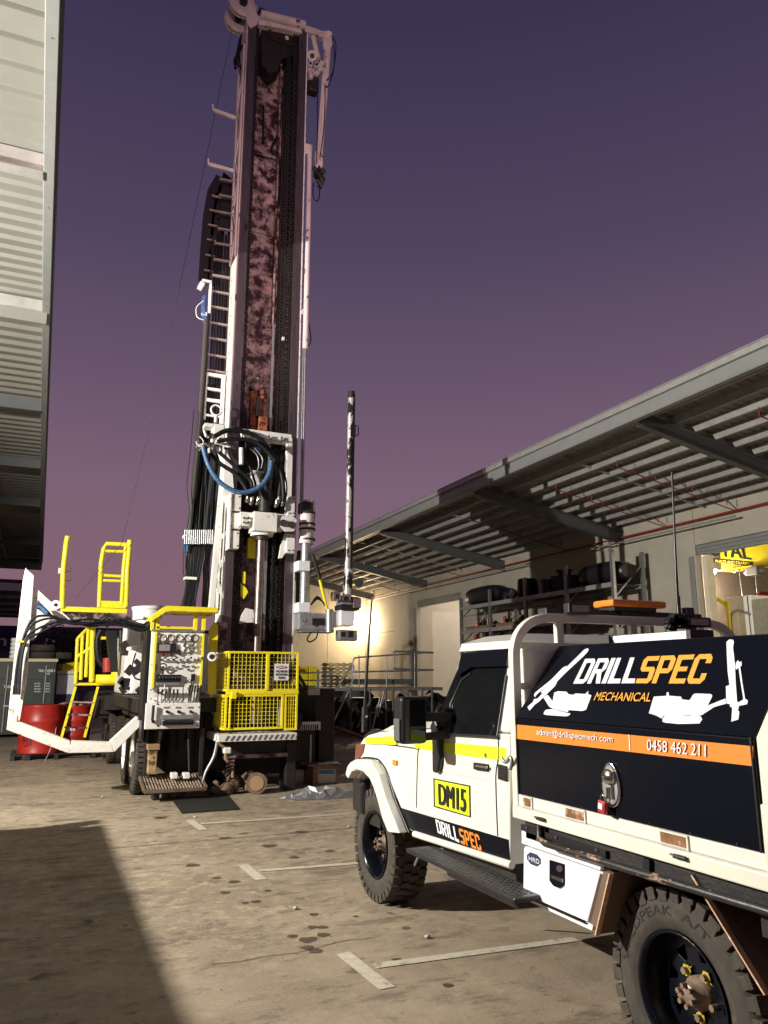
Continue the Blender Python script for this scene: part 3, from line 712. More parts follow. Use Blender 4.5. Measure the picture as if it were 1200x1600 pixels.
# green container, door end to the camera
YC_ = 26.
gc = thing('shipping_container', (-.3, YC_+3, 0), 'dark green shipping container with doors closed behind the red drums', 'container')
gx0, gx1 = -1.05, .47; gz = 2.2
MB().box((gx0-.6, YC_+.03, .1), (gx1, YC_+6, gz)).build('body', m_green, gc)
mid = .5*(gx0+gx1)-.33
for a_, b_ in ((gx0-.55, mid-.01), (mid+.01, gx1-.05)):
    dr = MB().box((a_, YC_, .15), (b_, YC_+.028, gz-.08)); 
    for k in range(4): dr.box((a_+.08, YC_-.02, .3+k*.46), (b_-.08, YC_-.001, .55+k*.46))
    d_ = dr.build('door', m_green, gc, bevel=.006)
    for x in (a_+.22, b_-.22):
        MB().cyl((x, YC_-.05, .15), (x, YC_-.05, gz-.1), .018, 8).build('locking_bar', m_zinc, d_)
        MB().box((x-.03, YC_-.08, .9), (x+.22, YC_-.05, .94)).build('handle', m_zinc, d_)
def gt(s, px0, py0, px1, py1):
    f = lambda x, y: onY(x, y, YC_-.024); text('lettering', s, [f(px0, py1), f(px1, py1), f(px1, py0), f(px0, py0)], m_white, gc, (0, 0, 0))
gt('TRIU 100208 2', 60, 1046, 86, 1050); gt('22G1', 71, 1051, 78, 1054); gt('TRION', 6, 1071, 18, 1075)
for k in range(4): gt('MAX GROSS', 54, 1067+k*4.2, 63, 1069+k*4.2); gt('30480 KG', 69, 1067+k*4.2, 78, 1069+k*4.2)
mb = MB().box((gx0-.65, YC_-.05, gz+.005), (gx1+.04, YC_+2, gz+.10)); tag(mb.build('timber_board', m_cloth, bevel=.01), 'pale board lying along the top of the green container', 'board')
def tyre(c, R, w, lab, name='tyre', ax=(0, 0, 1), grp=None):
    p = [(-w/2, R*.62), (-w/2, R*.9), (-w*.4, R*.98), (-w*.1, R), (w*.1, R), (w*.4, R*.98), (w/2, R*.9), (w/2, R*.62), (w*.3, R*.58), (-w*.3, R*.58), (-w/2, R*.62)]
    o = MB().lathe(p, c, ax, 28).build(name, m_rubber); tag(o, lab, 'tyre', grp)
p = onY(62, 1020, YC_+.6)
tyre((p.x+.1, YC_+.7, gz+.22), .36, .2, 'upper tyre of the stack on the green container'); tyre((p.x+.08, YC_+.7, gz+.44-.0), .35, .2, 'second tyre from the top of the stack on the container')
tyre((p.x+.62, YC_+1.0, gz+.22), .34, .2, 'lone tyre beside the stack on the green container')
for k in range(5): 
    p = onY(23, 1024, YC_+.5); mb = MB().lathe([(0, .01), (0, .12), (.03, .15), (.09, .15), (.12, .12), (.12, .01)], (p.x, YC_+.5, gz+.11+k*.125), (0, 0, 1), 14)
    tag(mb.build('white_roll', m_white), f"white roll in the stack on the container, {['lowest', 'second lowest', 'middle', 'second highest', 'topmost'][k]}", 'roll', 'white rolls on the container')
# second pale container / tank block, blue block
t = thing('white_tank_box', (1.1, 27, 0), 'white box unit just right of the green container', 'storage box')
a = onY(90, 1048, 27); b = onY(111, 1085, 27)
MB().box((a.x, 27, b.z), (b.x+.1, 28, a.z-.12)).build('body', m_white, t, bevel=.03); MB().box((a.x-.02, 26.95, a.z-.11), (b.x+.12, 28, a.z)).build('lid', m_tray, t, bevel=.02)
MB().box((a.x, 27, 0), (b.x+.05, 28, b.z-.01)).build('base', m_navy, t)
a = onY(90, 1084, 25); b = onY(108, 1105, 25)
d_ = MB().lathe([(0, .01), (0, .2), (.1, .22), (.75, .22), (.88, .2), (.88, .01)], ((a.x+b.x)/2, 25, .0), (0, 0, 1), 20); tag(d_.build('blue_drum', m_navy), 'dark blue drum standing between container and yellow ladder', 'drum')
for k in range(12):
    p = onY(96+k*2.3, 1046-random.random()*6, 27.3); mb = MB().cbox((p.x, 27.3, p.z), (.12, .2, random.uniform(.1, .3)), rz=random.random())
    tag(mb.build('yellow_part', m_yel, bevel=.01), f"{['first', 'second', 'third', 'fourth', 'fifth', 'sixth', 'seventh', 'eighth', 'ninth', 'tenth', 'eleventh', 'twelfth'][k]} small yellow offcut from the left on top of the white box unit", 'offcut', 'yellow offcuts on the white box')
# red drums on a pallet
m_bgt = mat('bung_dirty_white', (.5, .47, .42), .6)
def drum(c, R, h, lab):
    t = thing('oil_drum', c, lab, 'drum'); c = V(c)
    pr = [(0, .01), (0, R), (.02, R+.008), (.04, R)]
    for k in (1, 2): pr += [(h*k/3-.03, R), (h*k/3, R+.014), (h*k/3+.03, R)]
    pr += [(h-.03, R), (h-.01, R+.01), (h, R), (h-.015, R-.02), (h-.015, .01)]
    MB().lathe(pr, c, (0, 0, 1), 30).build('shell', m_reddrum, t); return t
dc1 = onZ(62, 1176); dc2 = onZ(108, 1172); Yd = dc1.y-.2
k_ = .36
d1 = drum((onY(63, 1150, 19.2).x, 19.2, .13), .44, 1.02, 'left red drum with black scrawl standing on the pallet')
d2 = drum((onY(114, 1150, 19.7).x, 19.7, .13), .36, .98, 'right red drum lettered in white beside the yellow ladder')
dy = 19.7-.37
f = lambda x, y: onY(x, y, 19.7-.355)
for ch, xa, xb in (('e', 94, 97.5), ('n', 90, 93.5), ('e', 98, 101), ('r', 102, 104)): pass
text('lettering', 'energies', [f(84, 1145), f(117, 1143.5), f(117, 1136), f(84, 1137)], m_white, d2, (0, -.035, 0), .004)
scr = MB()
for pts in ([(36, 1149), (37, 1160), (41, 1152), (43, 1164)], [(45, 1148), (47, 1163), (50, 1152)], [(38, 1166), (50, 1163)]):
    scr.tube([onY(x, y, 19.2-.455+abs(x-58)*.006) for x, y in pts], .012, 5)
scr.build('paint_scrawl', m_blackv, d1)
pl = thing('pallet', (dc1.x+.3, 19.3, 0), 'dark timber pallet under the two red drums', 'pallet')
px0 = onY(16, 1180, 18.9).x; px1 = onY(150, 1180, 18.9).x
for y in (18.85, 19.3, 19.9): MB().box((px0, y, .105), (px1, y+.14, .128)).build('board', m_dark, pl)
for x in (px0, px0+.3, (px0+px1)/2, px1-.1): MB().box((x, 18.83, 0), (x+.09, 20.1, .104)).build('bearer', m_dark, pl)
rg = MB(); c = V((d2.location.x-.15, 19.6, 1.11))
for k in range(16):
    rg.sphere(c+V((random.gauss(0, .1), random.gauss(0, .1), random.random()*.05)), random.uniform(.04, .08), 8, (1, 1, .5))
tag(rg.build('rag_bundle', m_card), 'crumpled pale rag bundle on top of the right red drum', 'rag')
mb = MB().tube([onY(89, 1108, 19.0), onY(88, 1135, 18.9), onY(84, 1155, 18.7), onY(78, 1172, 18.2), onZ(70, 1190), onZ(67, 1194)], .008, 5, curve=4)
tag(mb.build('loose_rope', m_bgt), 'thin pale rope hanging off the red drum to the ground', 'rope')
# ================================================================== DRILL RIG
YM, YG, YP = 12.75, 12.1, 12.2
rig = thing('drill_rig', (3.0, 14, 0), 'big white drilling rig with tall raised mast and yellow guard cage', 'drill rig')
def R(x, y, Y=YM): return onY(x, y, Y)
def rbox(mb, x0, y0, x1, y1, Y, d):
    """box whose front face spans these image corners at depth plane Y"""
    c = (x0+x1)/2; a = R(x0, (y0+y1)/2, Y); b = R(x1, (y0+y1)/2, Y); t = R(c, y0, Y).z; l = R(c, y1, Y).z
    return mb.box((a.x, Y, l), (b.x, Y+d, t))
def rb(name, m, x0, y0, x1, y1, Y, d, parent=None, bevel=.006, label=None):
    return rbox(MB(), x0, y0, x1, y1, Y, d).build(name, m, parent or rig, bevel=bevel, label=label)
def X6(px, Y=YM): return R(px, 600, Y).x
ZT = R(395, 22).z; ZB = .9
# --- mast
xl0, xl1, xr0, xr1 = X6(364), X6(377), X6(453), X6(466)
mast = MB()
mast.box((xl0-.02, YM+.06, ZB), (xl0, YM+.62, ZT)).box((xr1, YM+.06, ZB), (xr1+.02, YM+.62, ZT)).box((xl0, YM+.60, ZB), (xl1+.04, YM+.62, ZT)).box((xr0, YM+.60, ZB), (xr1, YM+.62, ZT))
ms = mast.build('mast_frame', m_mast, rig)
cream = MB().box((xl0-.035, YM+.05, R(362, 985).z), (xl0-.021, YM+.5, R(370, 398).z)); cream.build('mast_lit_side', m_rigw, ms)  # whiter plate paints in the floodlit part of the mast side
MB().box((xl0, YM, ZB), (xl1, YM+.05, ZT)).box((xl0+.05, YM+.05, ZB), (xl1, YM+.22, ZT)).build('slide_rail', m_rail, ms, bevel=.006)
MB().box((xr0, YM, ZB), (xr1, YM+.05, ZT)).box((xr0, YM+.05, ZB), (xr1-.04, YM+.22, ZT)).build('slide_rail', m_rail, ms, bevel=.006)
MB().box((xr1+.0, YM-.004, ZB), (xr1+.022, YM+.059, ZT)).build('edge_strip', m_rigw, ms)
MB().box((xl1-.012, YM-.012, R(385, 560).z), (xl1+.006, YM-.001, ZT)).build('edge_strip', m_rail, ms)
MB().box((xl1+.02, YM+.40, ZB+.8), (X6(437), YM+.42, R(430, 232).z)).build('back_plate', m_mastb, ms)
MB().box((xl1+.02, YM+.44, R(430, 228).z), (X6(437), YM+.46, R(430, 60).z)).build('back_plate', m_mastb, ms)
MB().box((X6(437), YM+.36, ZB+.8), (xr0, YM+.58, ZT-.3)).build('back_channel', m_dark, ms)
MB().box((X6(428), YM+.26, R(430, 500).z), (X6(430.5), YM+.399, R(440, 75).z)).build('guide_strip', m_mastb, ms)
MB().box((X6(427), YM+.16, R(430, 1000).z), (X6(430), YM+.20, R(430, 501).z)).build('guide_strip', m_steel, ms)
for y in (238, 360, 505, 600):                                               # welded cross ribs on the back plate
    rb('cross_rib', m_mastb, 391, y, 431, y+5, YM+.37, .03, ms)
# corner welds and bolts
mb = MB()
for k in range(34):
    z = ZB+1.2+k*.36; 
    if z < ZT-.3:
        mb.cbox((xr1+.011, YM-.006, z), (.016, .01, .016)); mb.cbox((xl0-.04, YM+.3, z), (.01, .03, .03))
mb.build('bolt', m_steel, ms)
def chain(px, z0, z1, Y, w=.075, name='feed_chain'):
    x = X6(px, YM); mb = MB(); z = z0; k = 0
    while z < z1:
        ww = w if k % 2 else w*.62
        mb.box((x-ww/2, Y, z), (x-ww/2+.012, Y+.05, z+.07)).box((x+ww/2-.012, Y, z), (x+ww/2, Y+.05, z+.07)).box((x-ww*.4, Y+.012, z+.018), (x+ww*.4, Y+.038, z+.048)); z += .062; k += 1
    return mb.build(name, m_dark, ms, kind='stuff')
chain(381, ZB+.5, ZT+.05, YM+.05); chain(388, ZB+.5, R(388, 640).z, YM+.12, .07)
chain(439, ZB+.5, ZT-.12, YM+.10); chain(448, ZB+.5, ZT-.08, YM+.04, .09)
# crown
crown = MB().prism([R(x, y, YM-.02) for x, y in ((404,24),(440,32),(472,42),(472,52),(440,44),(404,38))], (0, .5, 0)).build('crown_head', m_mast, ms, bevel=.01)
pc0, pc1 = R(404, 36, YM+.1), R(472, 50, YM+.1)
MB().cyl(pc0+V((0, -.16, .06)), pc1+V((0, -.16, .02)), .085, 16).build('crown_tube', m_mast, crown)
MB().prism([R(x, y, YM+.1) for x, y in ((409,40),(462,52),(462,86),(440,92),(434,112),(420,114),(409,100))], (0, .3, 0)).build('crown_cavity', m_dark, crown)  # dark block stands in for the shaded hollow under the crown
for px in (407, 466): 
    c = R(px, 28 if px < 420 else 46, YM+.1); mb = MB()
    for k in range(16):
        t = math.pi*k/15; mb.cbox(c+V((0, -.16*math.cos(t)-.02, .13*math.sin(t)-.02)), (.10, .05, .05), rx=-t)
    mb.build('chain_wrap', m_dark, crown)
for (px, py, r, Y) in ((379, 8, .28, YM+.05), (371, 34, .27, YM+.40)):
    c = R(px, py, Y); s_ = MB().lathe([(-.05, .01), (-.05, r*.4), (-.05, r), (-.03, r*1.02), (0, r*.86), (.03, r*1.02), (.05, r), (.05, .01)], c, (0, 1, 0), 32).build('sheave', m_mast, crown)
    MB().cyl(c+V((0, -.12, 0)), c+V((0, .12, 0)), r*.28, 14).build('sheave_pin', m_dark, s_)
mb = MB().prism([R(x, y, YM-.02) for x, y in ((390, 5), (398, 14), (404, 26), (402, 38), (392, 44), (386, 34), (384, 22))], (0, .06, 0)); mb.build('crown_bracket', m_mast, crown)
rb('cross_tube', m_dark, 414, 62, 457, 65, YM+.08, .02, crown); rb('cavity_ring', m_mast, 446, 56, 451, 61, YM+.07, .03, crown)
mb = MB()
for pts in ([(375, 60), (370, 85), (367, 108)], [(377, 55), (374, 85), (376, 108)], [(379, 70), (371, 92), (372, 104)], [(374, 78), (366, 95), (369, 107)]):
    mb.tube([R(x, y, YM+.2) for x, y in pts], .02, 6, curve=4)
mb.build('loose_hose', m_hose, crown)
# vertical white lattice side above the painted-in lit face
mb = MB()
zs = [R(370, y).z for y in range(60, 400, 42)]
for i, (a, b) in enumerate(zip(zs, zs[1:])):
    mb.bar((xl0-.05, YM+.1, a), (xl0-.05, YM+.5, b), .03, .05) if i % 2 else mb.bar((xl0-.05, YM+.5, a), (xl0-.05, YM+.1, b), .03, .05)
mb.box((xl0-.07, YM+.06, zs[-1]), (xl0-.036, YM+.12, zs[0])).box((xl0-.07, YM+.46, zs[-1]), (xl0-.036, YM+.54, zs[0]))
mb.build('side_lattice', m_mast, ms)
MB().tube([R(374, 128, YM+.55), R(368, 275, YM+.55)], .045, 8).build('back_hose', m_hose, ms)
# hoses and pipe inside the mast
MB().tube([R(x, y, YM+.33) for x, y in ((438, 100), (439, 160), (436, 205), (424, 232), (436, 250), (436, 300), (432, 340), (427, 410))], .022, 7, curve=4).build('inner_hose', m_hose, ms)
MB().tube([R(x, y, YM+.33) for x, y in ((412, 165), (411, 222))], .02, 7).build('inner_hose', m_hose, ms)
MB().cyl((X6(432), YM+.34, R(430, 430).z), (X6(432), YM+.34, ZB+1), .022, 8).build('inner_pipe', m_dark, ms)
rb('small_block', m_mast, 441, 526, 445, 531, YM+.02, .05, ms)
# side arms on the back
for (x0, y0, x1, y1) in ((334, 172, 368, 185), (327, 257, 367, 268)):
    a, b = R(x0, y0, YM+.5), R(x1, y1, YM+.5); MB().bar(a, b, .05, .07).bar(a+V((-.01, 0, -.02)), a+V((-.03, 0, .12)), .03, .03).build('rod_rest_arm', m_rigw, ms, bevel=.005)
# --- jib on the right side of the crown
jib = rb('jib', m_mast, 470, 45, 520, 55, YM+.05, .12, rig)
MB().prism([R(x, y, YM+.02) for x, y in ((505, 48), (519, 50), (519, 70), (512, 84), (505, 72))], (0, .05, 0)).build('jib_plate', m_mast, jib)
MB().tube([R(513, 60, YM+.1), R(509, 120, YM+.1), R(499, 250, YM+.1)], [.07, .07, .06], 10).build('jib_ram', m_mast, jib)
MB().tube([R(505, 118, YM+.05), R(496, 250, YM+.05)], .028, 8).build('jib_strut', m_mast, jib)
MB().tube([R(489, 58, YM+.05), R(497, 92, YM+.05)], .055, 10).build('jib_ram', m_mast, jib)
MB().cyl(R(488, 87, YM), R(488, 87, YM+.1), .10, 18).build('jib_pivot', m_mast, jib); MB().cyl(R(488, 87, YM-.01), R(488, 87, YM+.0), .045, 14).build('pivot_hole', m_dark, jib)
MB().cyl(R(513, 52, YM-.01), R(513, 52, YM+.2), .05, 14).build('pin', m_mast, jib)
mb = MB()
for k in range(14): mb.cbox(R(random.uniform(483, 506), random.uniform(96, 124), YM+.1), (random.uniform(.05, .16), .1, random.uniform(.05, .12)), ry=random.random()*2)
mb.build('winch_motor', m_mast, jib, bevel=.01)
rb('winch_drum', m_dark, 483, 118, 499, 142, YM+.1, .2, jib, bevel=.04)
mb = MB()
for pts in ([(518, 55), (525, 70), (521, 110), (514, 132), (508, 136)], [(519, 60), (523, 90), (519, 115), (510, 125)], [(496, 140), (496, 200), (495, 255)], [(508, 130), (507, 190), (500, 245)]):
    mb.tube([R(x, y, YM+.0) for x, y in pts], .011, 5, curve=4)
mb.build('jib_hose', m_hose, jib)
rb('ram_end', m_mast, 493, 236, 505, 262, YM+.05, .12, jib, bevel=.02)
mb = MB()
for k in range(9): mb.cbox(R(random.uniform(490, 504), random.uniform(263, 290), YM+.1), (.1, .1, .1), ry=random.random()*2, rx=random.random())
mb.tube([R(x, y, YM) for x, y in ((490, 285), (489, 305), (494, 314), (499, 308), (499, 288))], .012, 6, curve=4)
mb.build('winch_hook', m_dark, jib)
# side ram tube and thin rods
MB().tube([R(484, 228), R(481, 380), R(477, 545)], [.045, .05, .055], 10).build('side_ram', m_mast, rig)
MB().tube([R(477, 545), R(472, 822)], .02, 7).tube([R(474, 545), R(469, 822)], .014, 6).build('side_ram_rod', m_steel, rig)
rb('ram_clamp', m_mast, 470, 483, 481, 490, YM-.03, .15, rig); rb('ram_bracket', m_mast, 477, 225, 488, 240, YM-.02, .12, rig)
MB().tube([R(x, y) for x, y in ((482, 505), (486, 530), (480, 544))], .012, 5, curve=3).build('side_hose', m_hose, rig)
# --- energy chain with hoses
YH = YM+.5
ec = MB().box((X6(351, YH)-.02, YH, R(350, 600, YH).z), (X6(351, YH), YH+.16, R(366, 283, YH).z)).box((X6(321, YH), YH, R(322, 600, YH).z), (X6(321, YH)+.025, YH+.16, R(340, 370, YH).z)).build('energy_chain', m_black, rig)
pts = [(346, 278), (333, 300), (326, 340), (322, 390), (319, 440)]
mb = MB()
P1 = [R(x, y, YH+.3) for x, y in pts]; P2 = [p+V((.16, 0, 0)) for p in P1]
for a, b in zip(P1, P1[1:]): mb.bar(a, b, .03, .22, up=(1, 0, 0))
for a, b in zip(P2, P2[1:]): mb.bar(a, b, .03, .2, up=(1, 0, 0))
P3 = [p+V((.02, .1, 0)) for p in P1]
mb.add(P3+[p+V((.32, 0, 0)) for p in P3], [(i, i+1, i+6, i+5) for i in range(4)])
mb.add([P1[0]+V((0, -.2, 0)), R(370, 286, YH), R(370, 290, YH+.3), P1[0]+V((0, .2, -.05))], [(0,1,2,3)])
mb.build('chain_loop', m_black, ec)
m_rung = mat('dull_brown_chain_rung', (.33, .25, .21), .6, .2)
ry = [283, 308, 334, 360, 383, 408, 433, 458, 482, 507, 531, 557, 581]
for i, y in enumerate(ry):
    f_ = (y-283)/317; x0 = 342-21*f_ if y > 370 else 343-(y-283)*.04; x1 = 370-19*f_
    a, b = R(x0, y-3, YH-.02), R(x1, y+2, YH-.02); MB().bar(a, b, .05, .035).build('rung', m_rung, ec)
for i, y in enumerate([308, 330, 353, 376, 400, 424]):
    x0 = [331, 327, 325, 323, 321, 319][i]; MB().bar(R(x0, y-2, YH+.22), R(x0+14, y+1, YH+.22), .04, .03).build('rung', m_rung, ec)
rb('chain_back', m_black, 345, 285, 368, 360, YH+.17, .02, ec)
hz = MB()
for k in range(6):
    x = 328+k*4.4; top = 368-random.random()*6
    hz.tube([R(x+12, top, YH+.08), R(x+6, 480, YH+.08), R(x-.5, 605, YH+.08)], .023, 7)
hz.build('hose', m_hose, rig)
hb = MB()
for k in range(44):                                                            # hose curtain down to the manifold bar
    u = k/43; a = R(313+u*38, 600+random.random()*8, YH+random.uniform(-.05, .1)); e = R(292+u*42, 836, YH-.1+random.uniform(-.04, .1))
    m_ = R(304+u*40+random.uniform(-4, 4), 725, YH-.02+random.uniform(-.08, .12))
    hb.tube([a, m_, e], .017, 6, curve=5)
hb.build('hose_bundle', m_hose, rig)
hb = MB()
for k in range(34):                                                            # and from the bar down to the deck, gathered
    u = k/33; a = R(290+u*44, 843, YH-.1); 
    m_ = R(292+u*22+random.uniform(-2, 2), 915, YH-.2); e = R(282+u*28+random.uniform(-3, 3), 958, YH-.25) if u < .75 else R(322+random.uniform(-6, 8), 950, YH-.1)
    if u >= .75: m_ = R(322+random.uniform(-4, 6), 890, YH)
    hb.tube([a, m_, e], .017, 6, curve=5)
hb.build('hose_bundle', m_hose, rig)
m_sleeve = mat('grey_woven_hose_sleeve', (.07, .062, .058), .8, var=.4, vs=60, bump=.6, bs=120)
MB().tube([R(x, y, YH-.12) for x, y in ((322, 500), (316, 600), (308, 700), (299, 790), (294, 850), (292, 900), (286, 955))], .042, 9, curve=4).build('sleeved_hose', m_sleeve, rig)
MB().tube([R(x, y, YH-.12) for x, y in ((326, 490), (320, 590), (312, 690), (303, 780))], .03, 8, curve=4).build('sleeved_hose', m_hose, rig)
MB().tube([R(x, y, YH-.2) for x, y in ((303, 640), (298, 700), (292, 760), (296, 800), (288, 850), (286, 890), (290, 905))], .008, 5, curve=4).build('thin_hose', m_hose, rig)
rb('sleeve_end', m_blue, 289, 848, 294, 862, YH-.19, .1, rig)
mn = rb('hose_manifold_bar', m_rigw, 287, 837, 337, 842, YH-.2, .16, rig)
for k in range(14):
    x = 289+k*3.3; mb = MB().cyl(R(x-.2, 850, YH-.22), R(x+.4, 828, YH-.22), .014, 6); mb.build('hose_fitting', m_steel, mn)
MB().box((R(285, 905, YH).x, YH-.28, R(290, 908, YH).z), (R(303, 905, YH).x, YH-.1, R(290, 904, YH).z)).build('hose_clamp', m_rigw, rig)
# work lamp bracket
mb = rbox(MB(), 316, 437, 331, 441, YH-.1, .06); rbox(mb, 326, 441, 330, 490, YH-.1, .05); rbox(mb, 315, 488, 327, 493, YH-.1, .06); mb.build('lamp_bracket', m_rigw, rig)
MB().cbox(R(314, 447, YH-.1), (.09, .12, .13), ry=.4).build('work_lamp', m_rigw, rig, bevel=.01)
MB().tube([R(x, y, YH-.1) for x, y in ((318, 470), (307, 480), (308, 495), (318, 500))], .01, 5, curve=3).build('lamp_cable', m_rigw, rig)
mb = MB()
for k in range(5): mb.tube([R(317+k, 462, YH-.08), R(315+k, 480, YH-.1), R(318+k*1.5, 505, YH-.08)], .009, 5, curve=3)
mb.build('lamp_cable', m_blue, rig)
# white ladder frame
lf = MB(); Yl = YH-.12
for x0, y0, x1, y1 in ((318, 583, 323, 655), (345, 585, 351, 662), (318, 583, 351, 588), (322, 606, 346, 610), (322, 623, 346, 628), (322, 648, 346, 651)): rbox(lf, x0, y0, x1, y1, Yl+(0 if y1-y0 > 20 else .003), .05)
lf.build('white_ladder_frame', m_rigw, rig, bevel=.004)
# cream side frame, lower mast
sf_ = MB()
for x0, y0, x1, y1, w_ in ((352, 700, 330, 950, .09), (366, 700, 352, 950, .05)): sf_.bar(R(x0, y0, YM+.1), R(x1, y1, YM+.1), w_, .1)
for x0, y0, x1, y1 in ((340, 845, 354, 832), (334, 900, 352, 870), (334, 900, 350, 935), (341, 700, 362, 770), (352, 735, 368, 770), (336, 690, 366, 700)): sf_.bar(R(x0, y0, YM+.08), R(x1, y1, YM+.08), .05, .06)
sf_.build('side_frame', m_rigw, rig, bevel=.005)
MB().prism([R(x, y, YM-.02) for x, y in ((352, 700), (362, 722), (366, 770), (360, 800), (348, 775))], (0, .08, 0)).build('side_gusset', m_rigw, rig)

# --- rotation head and carriage
YR = YM-.12
hd = rb('rotation_head', m_rigw, 396, 800, 434, 830, YR-.25, .35, rig, bevel=.015)
for a in ((375, 800, 397, 822), (434, 803, 446, 828)): rb('head_cheek', m_rigw, *a, YR-.15, .25, hd, bevel=.01)
MB().prism([R(x, y, YR-.2) for x, y in ((379, 806), (390, 806), (392, 810), (392, 815), (386, 822), (379, 822))], (0, -.02, 0)).build('bolt_plate', m_rigw, hd)
for x, y in ((381, 809), (388, 809), (381, 816), (388, 816)): MB().cyl(R(x, y, YR-.23), R(x, y, YR-.25), .016, 8).build('bolt', m_dark, hd)
oc_ = [R(x, y, YR-.18) for x, y in ((440, 807), (456, 807), (462, 813), (462, 826), (457, 831), (445, 831), (437, 824), (437, 813))]
MB().prism(oc_, (0, -.05, 0)).build('swivel_plate', m_rigw, hd)
for x, y in ((442, 817), (456, 820)): MB().cyl(R(x, y, YR-.24), R(x, y, YR-.27), .06, 12).build('swivel_nut', m_dark, hd)
c = R(409, 831, YR); MB().cyl(c, R(409, 838, YR), .19, 24).build('spindle_flange', m_rigw, hd); MB().cyl(R(409, 838, YR), R(409, 844, YR), .12, 20).build('spindle_collar', m_dark, hd)
rod = MB().cyl(R(408, 843, YR), R(401, 1020, YR), .07, 16).build('drill_rod', m_rod, rig)
for y in (873, 968, 990):
    x = 408-(y-843)*.04; MB().cyl(R(x, y, YR), R(x, y+3, YR), .078, 16).build('rod_joint', m_rod, rod)
MB().cyl(R(416, 742, YR+.1), R(413, 800, YR+.1), .11, 16).build('drive_motor', m_dark, hd, label='black ribbed drive motor')
mb = MB()
for k in range(7): y = 745+k*7; mb.cyl(R(416-k*.4, y, YR+.1), R(416-k*.4, y+2, YR+.1), .12, 16)
mb.build('motor_fin', m_dark, hd)
rb('motor_plate', m_mast, 393, 735, 412, 760, YR+.12, .1, hd)
# left and right slide shoes with bolts
for (x0, y0, x1, y1) in ((358, 772, 377, 798), (358, 801, 377, 826), (356, 829, 374, 857), (449, 775, 461, 806), (448, 834, 461, 864)):
    s_ = rb('slide_shoe', m_rigw, x0, y0, x1, y1, YR-.05, .16, rig, bevel=.008)
    for i in (0, 1):
        for j in (0, 1):
            p = R(x0+3+(x1-x0-6)*i, y0+4+(y1-y0-8)*j, YR-.05); MB().cyl(p, p+V((0, -.015, 0)), .013, 6).build('bolt', m_dark, s_)
rb('carriage_post', m_rigw, 448, 688, 457, 776, YR-.02, .12, rig); rb('carriage_post', m_rigw, 358, 770, 361, 858, YR-.08, .2, rig)
MB().prism([R(x, y, YR) for x, y in ((446, 832), (440, 850), (436, 872), (441, 872), (449, 858))], (0, .08, 0)).build('carriage_web', m_rigw, rig)
# upper crossbar and hose tree
cb = MB().prism([R(x, y, YR-.2) for x, y in ((379, 669), (456, 679), (456, 691), (382, 682))], (0, .22, 0)).build('carriage_crossbar', m_rigw, rig, bevel=.008)
MB().bar(R(383, 681, YR-.24), R(451, 690, YR-.24), .025, .025).build('crossbar_rail', m_steel, cb)
for x in (392, 420, 440): MB().cbox(R(x, 682+(x-392)*.1, YR-.25), (.03, .04, .1)).build('rail_clip', m_chrome, cb)
rb('crossbar_end', m_rigw, 449, 684, 457, 697, YR-.22, .1, cb)
gb = rb('hose_junction_box', m_rigw, 333, 662, 352, 688, YR-.1, .22, rig, bevel=.02)
rb('junction_cap', m_rigw, 320, 661, 334, 667, YR-.1, .2, gb)
c = R(338, 641, YR-.05); tor = [c+V((math.cos(t)*.09, 0, math.sin(t)*.09)) for t in [2*math.pi*k/16 for k in range(17)]]
MB().tube(tor, .018, 6).cyl(c+V((0, 0, -.1)), c+V((0, 0, -.22)), .03, 8).build('pipe_clamp_ring', m_rigw, gb)
for k in range(14):
    x, y = 306+random.random()*44, 672+random.random()*30
    a = R(x, y, YR-.12); MB().cyl(a, a+V((random.uniform(-.1, .1), -.02, random.uniform(-.14, -.04))), .022, 8).build('hose_elbow', m_chrome if k % 3 else m_tray, gb)
m_braid = mat('blue_braided_hose', (.035, .11, .24), .5, var=.6, vs=45, wear=(.25, .33, .42), ws=45, wa=.55)
HL = [([(317, 697), (325, 725), (342, 752), (368, 768), (390, 768), (410, 757), (421, 738), (424, 720)], .040, m_braid, YR-.38),
      ([(335, 682), (358, 672), (392, 678), (415, 695), (432, 725), (438, 750), (436, 780)], .040, m_hose, YR-.28),
      ([(340, 690), (365, 686), (398, 690), (424, 712), (440, 742), (443, 775), (442, 785)], .036, m_hose, YR-.32),
      ([(328, 708), (345, 725), (365, 738), (380, 755), (390, 778)], .036, m_hose, YR-.3),
      ([(342, 706), (360, 722), (378, 738), (392, 752), (394, 775)], .032, m_hose, YR-.26),
      ([(350, 700), (372, 706), (386, 720), (398, 752), (403, 780)], .020, m_hose, YR-.2),
      ([(356, 690), (358, 676), (366, 668), (380, 672), (384, 700), (380, 720)], .012, m_hose, YR-.25),
      ([(390, 700), (402, 712), (404, 730), (396, 742), (386, 740)], .012, m_steel, YR-.2),
      ([(398, 700), (410, 716), (408, 732)], .012, m_steel, YR-.2),
      ([(430, 700), (442, 730), (448, 760), (446, 780)], .014, m_hose, YR-.24),
      ([(306, 690), (312, 698), (318, 690), (312, 682)], .009, m_tray, YR-.2)]
for pts, r_, m_, Y in HL: MB().tube([R(x, y, Y) for x, y in pts], r_, 9, curve=5).build('hose', m_, rig)
for x, y in ((436, 780), (443, 782), (433, 784), (388, 776), (394, 780), (404, 780)):
    MB().tube([R(x, y-4, YR-.3), R(x-1, y+4, YR-.3), R(x-3, y+8, YR-.26)], [.030, .033, .025], 8).build('hose_end', m_chrome, hd)
MB().tube([R(377, 700, YR-.25), R(377, 726, YR-.25)], .04, 10).build('filter', m_rigw, rig)
rb('valve_block', m_navy, 398, 694, 414, 704, YR-.1, .15, rig, bevel=.02)
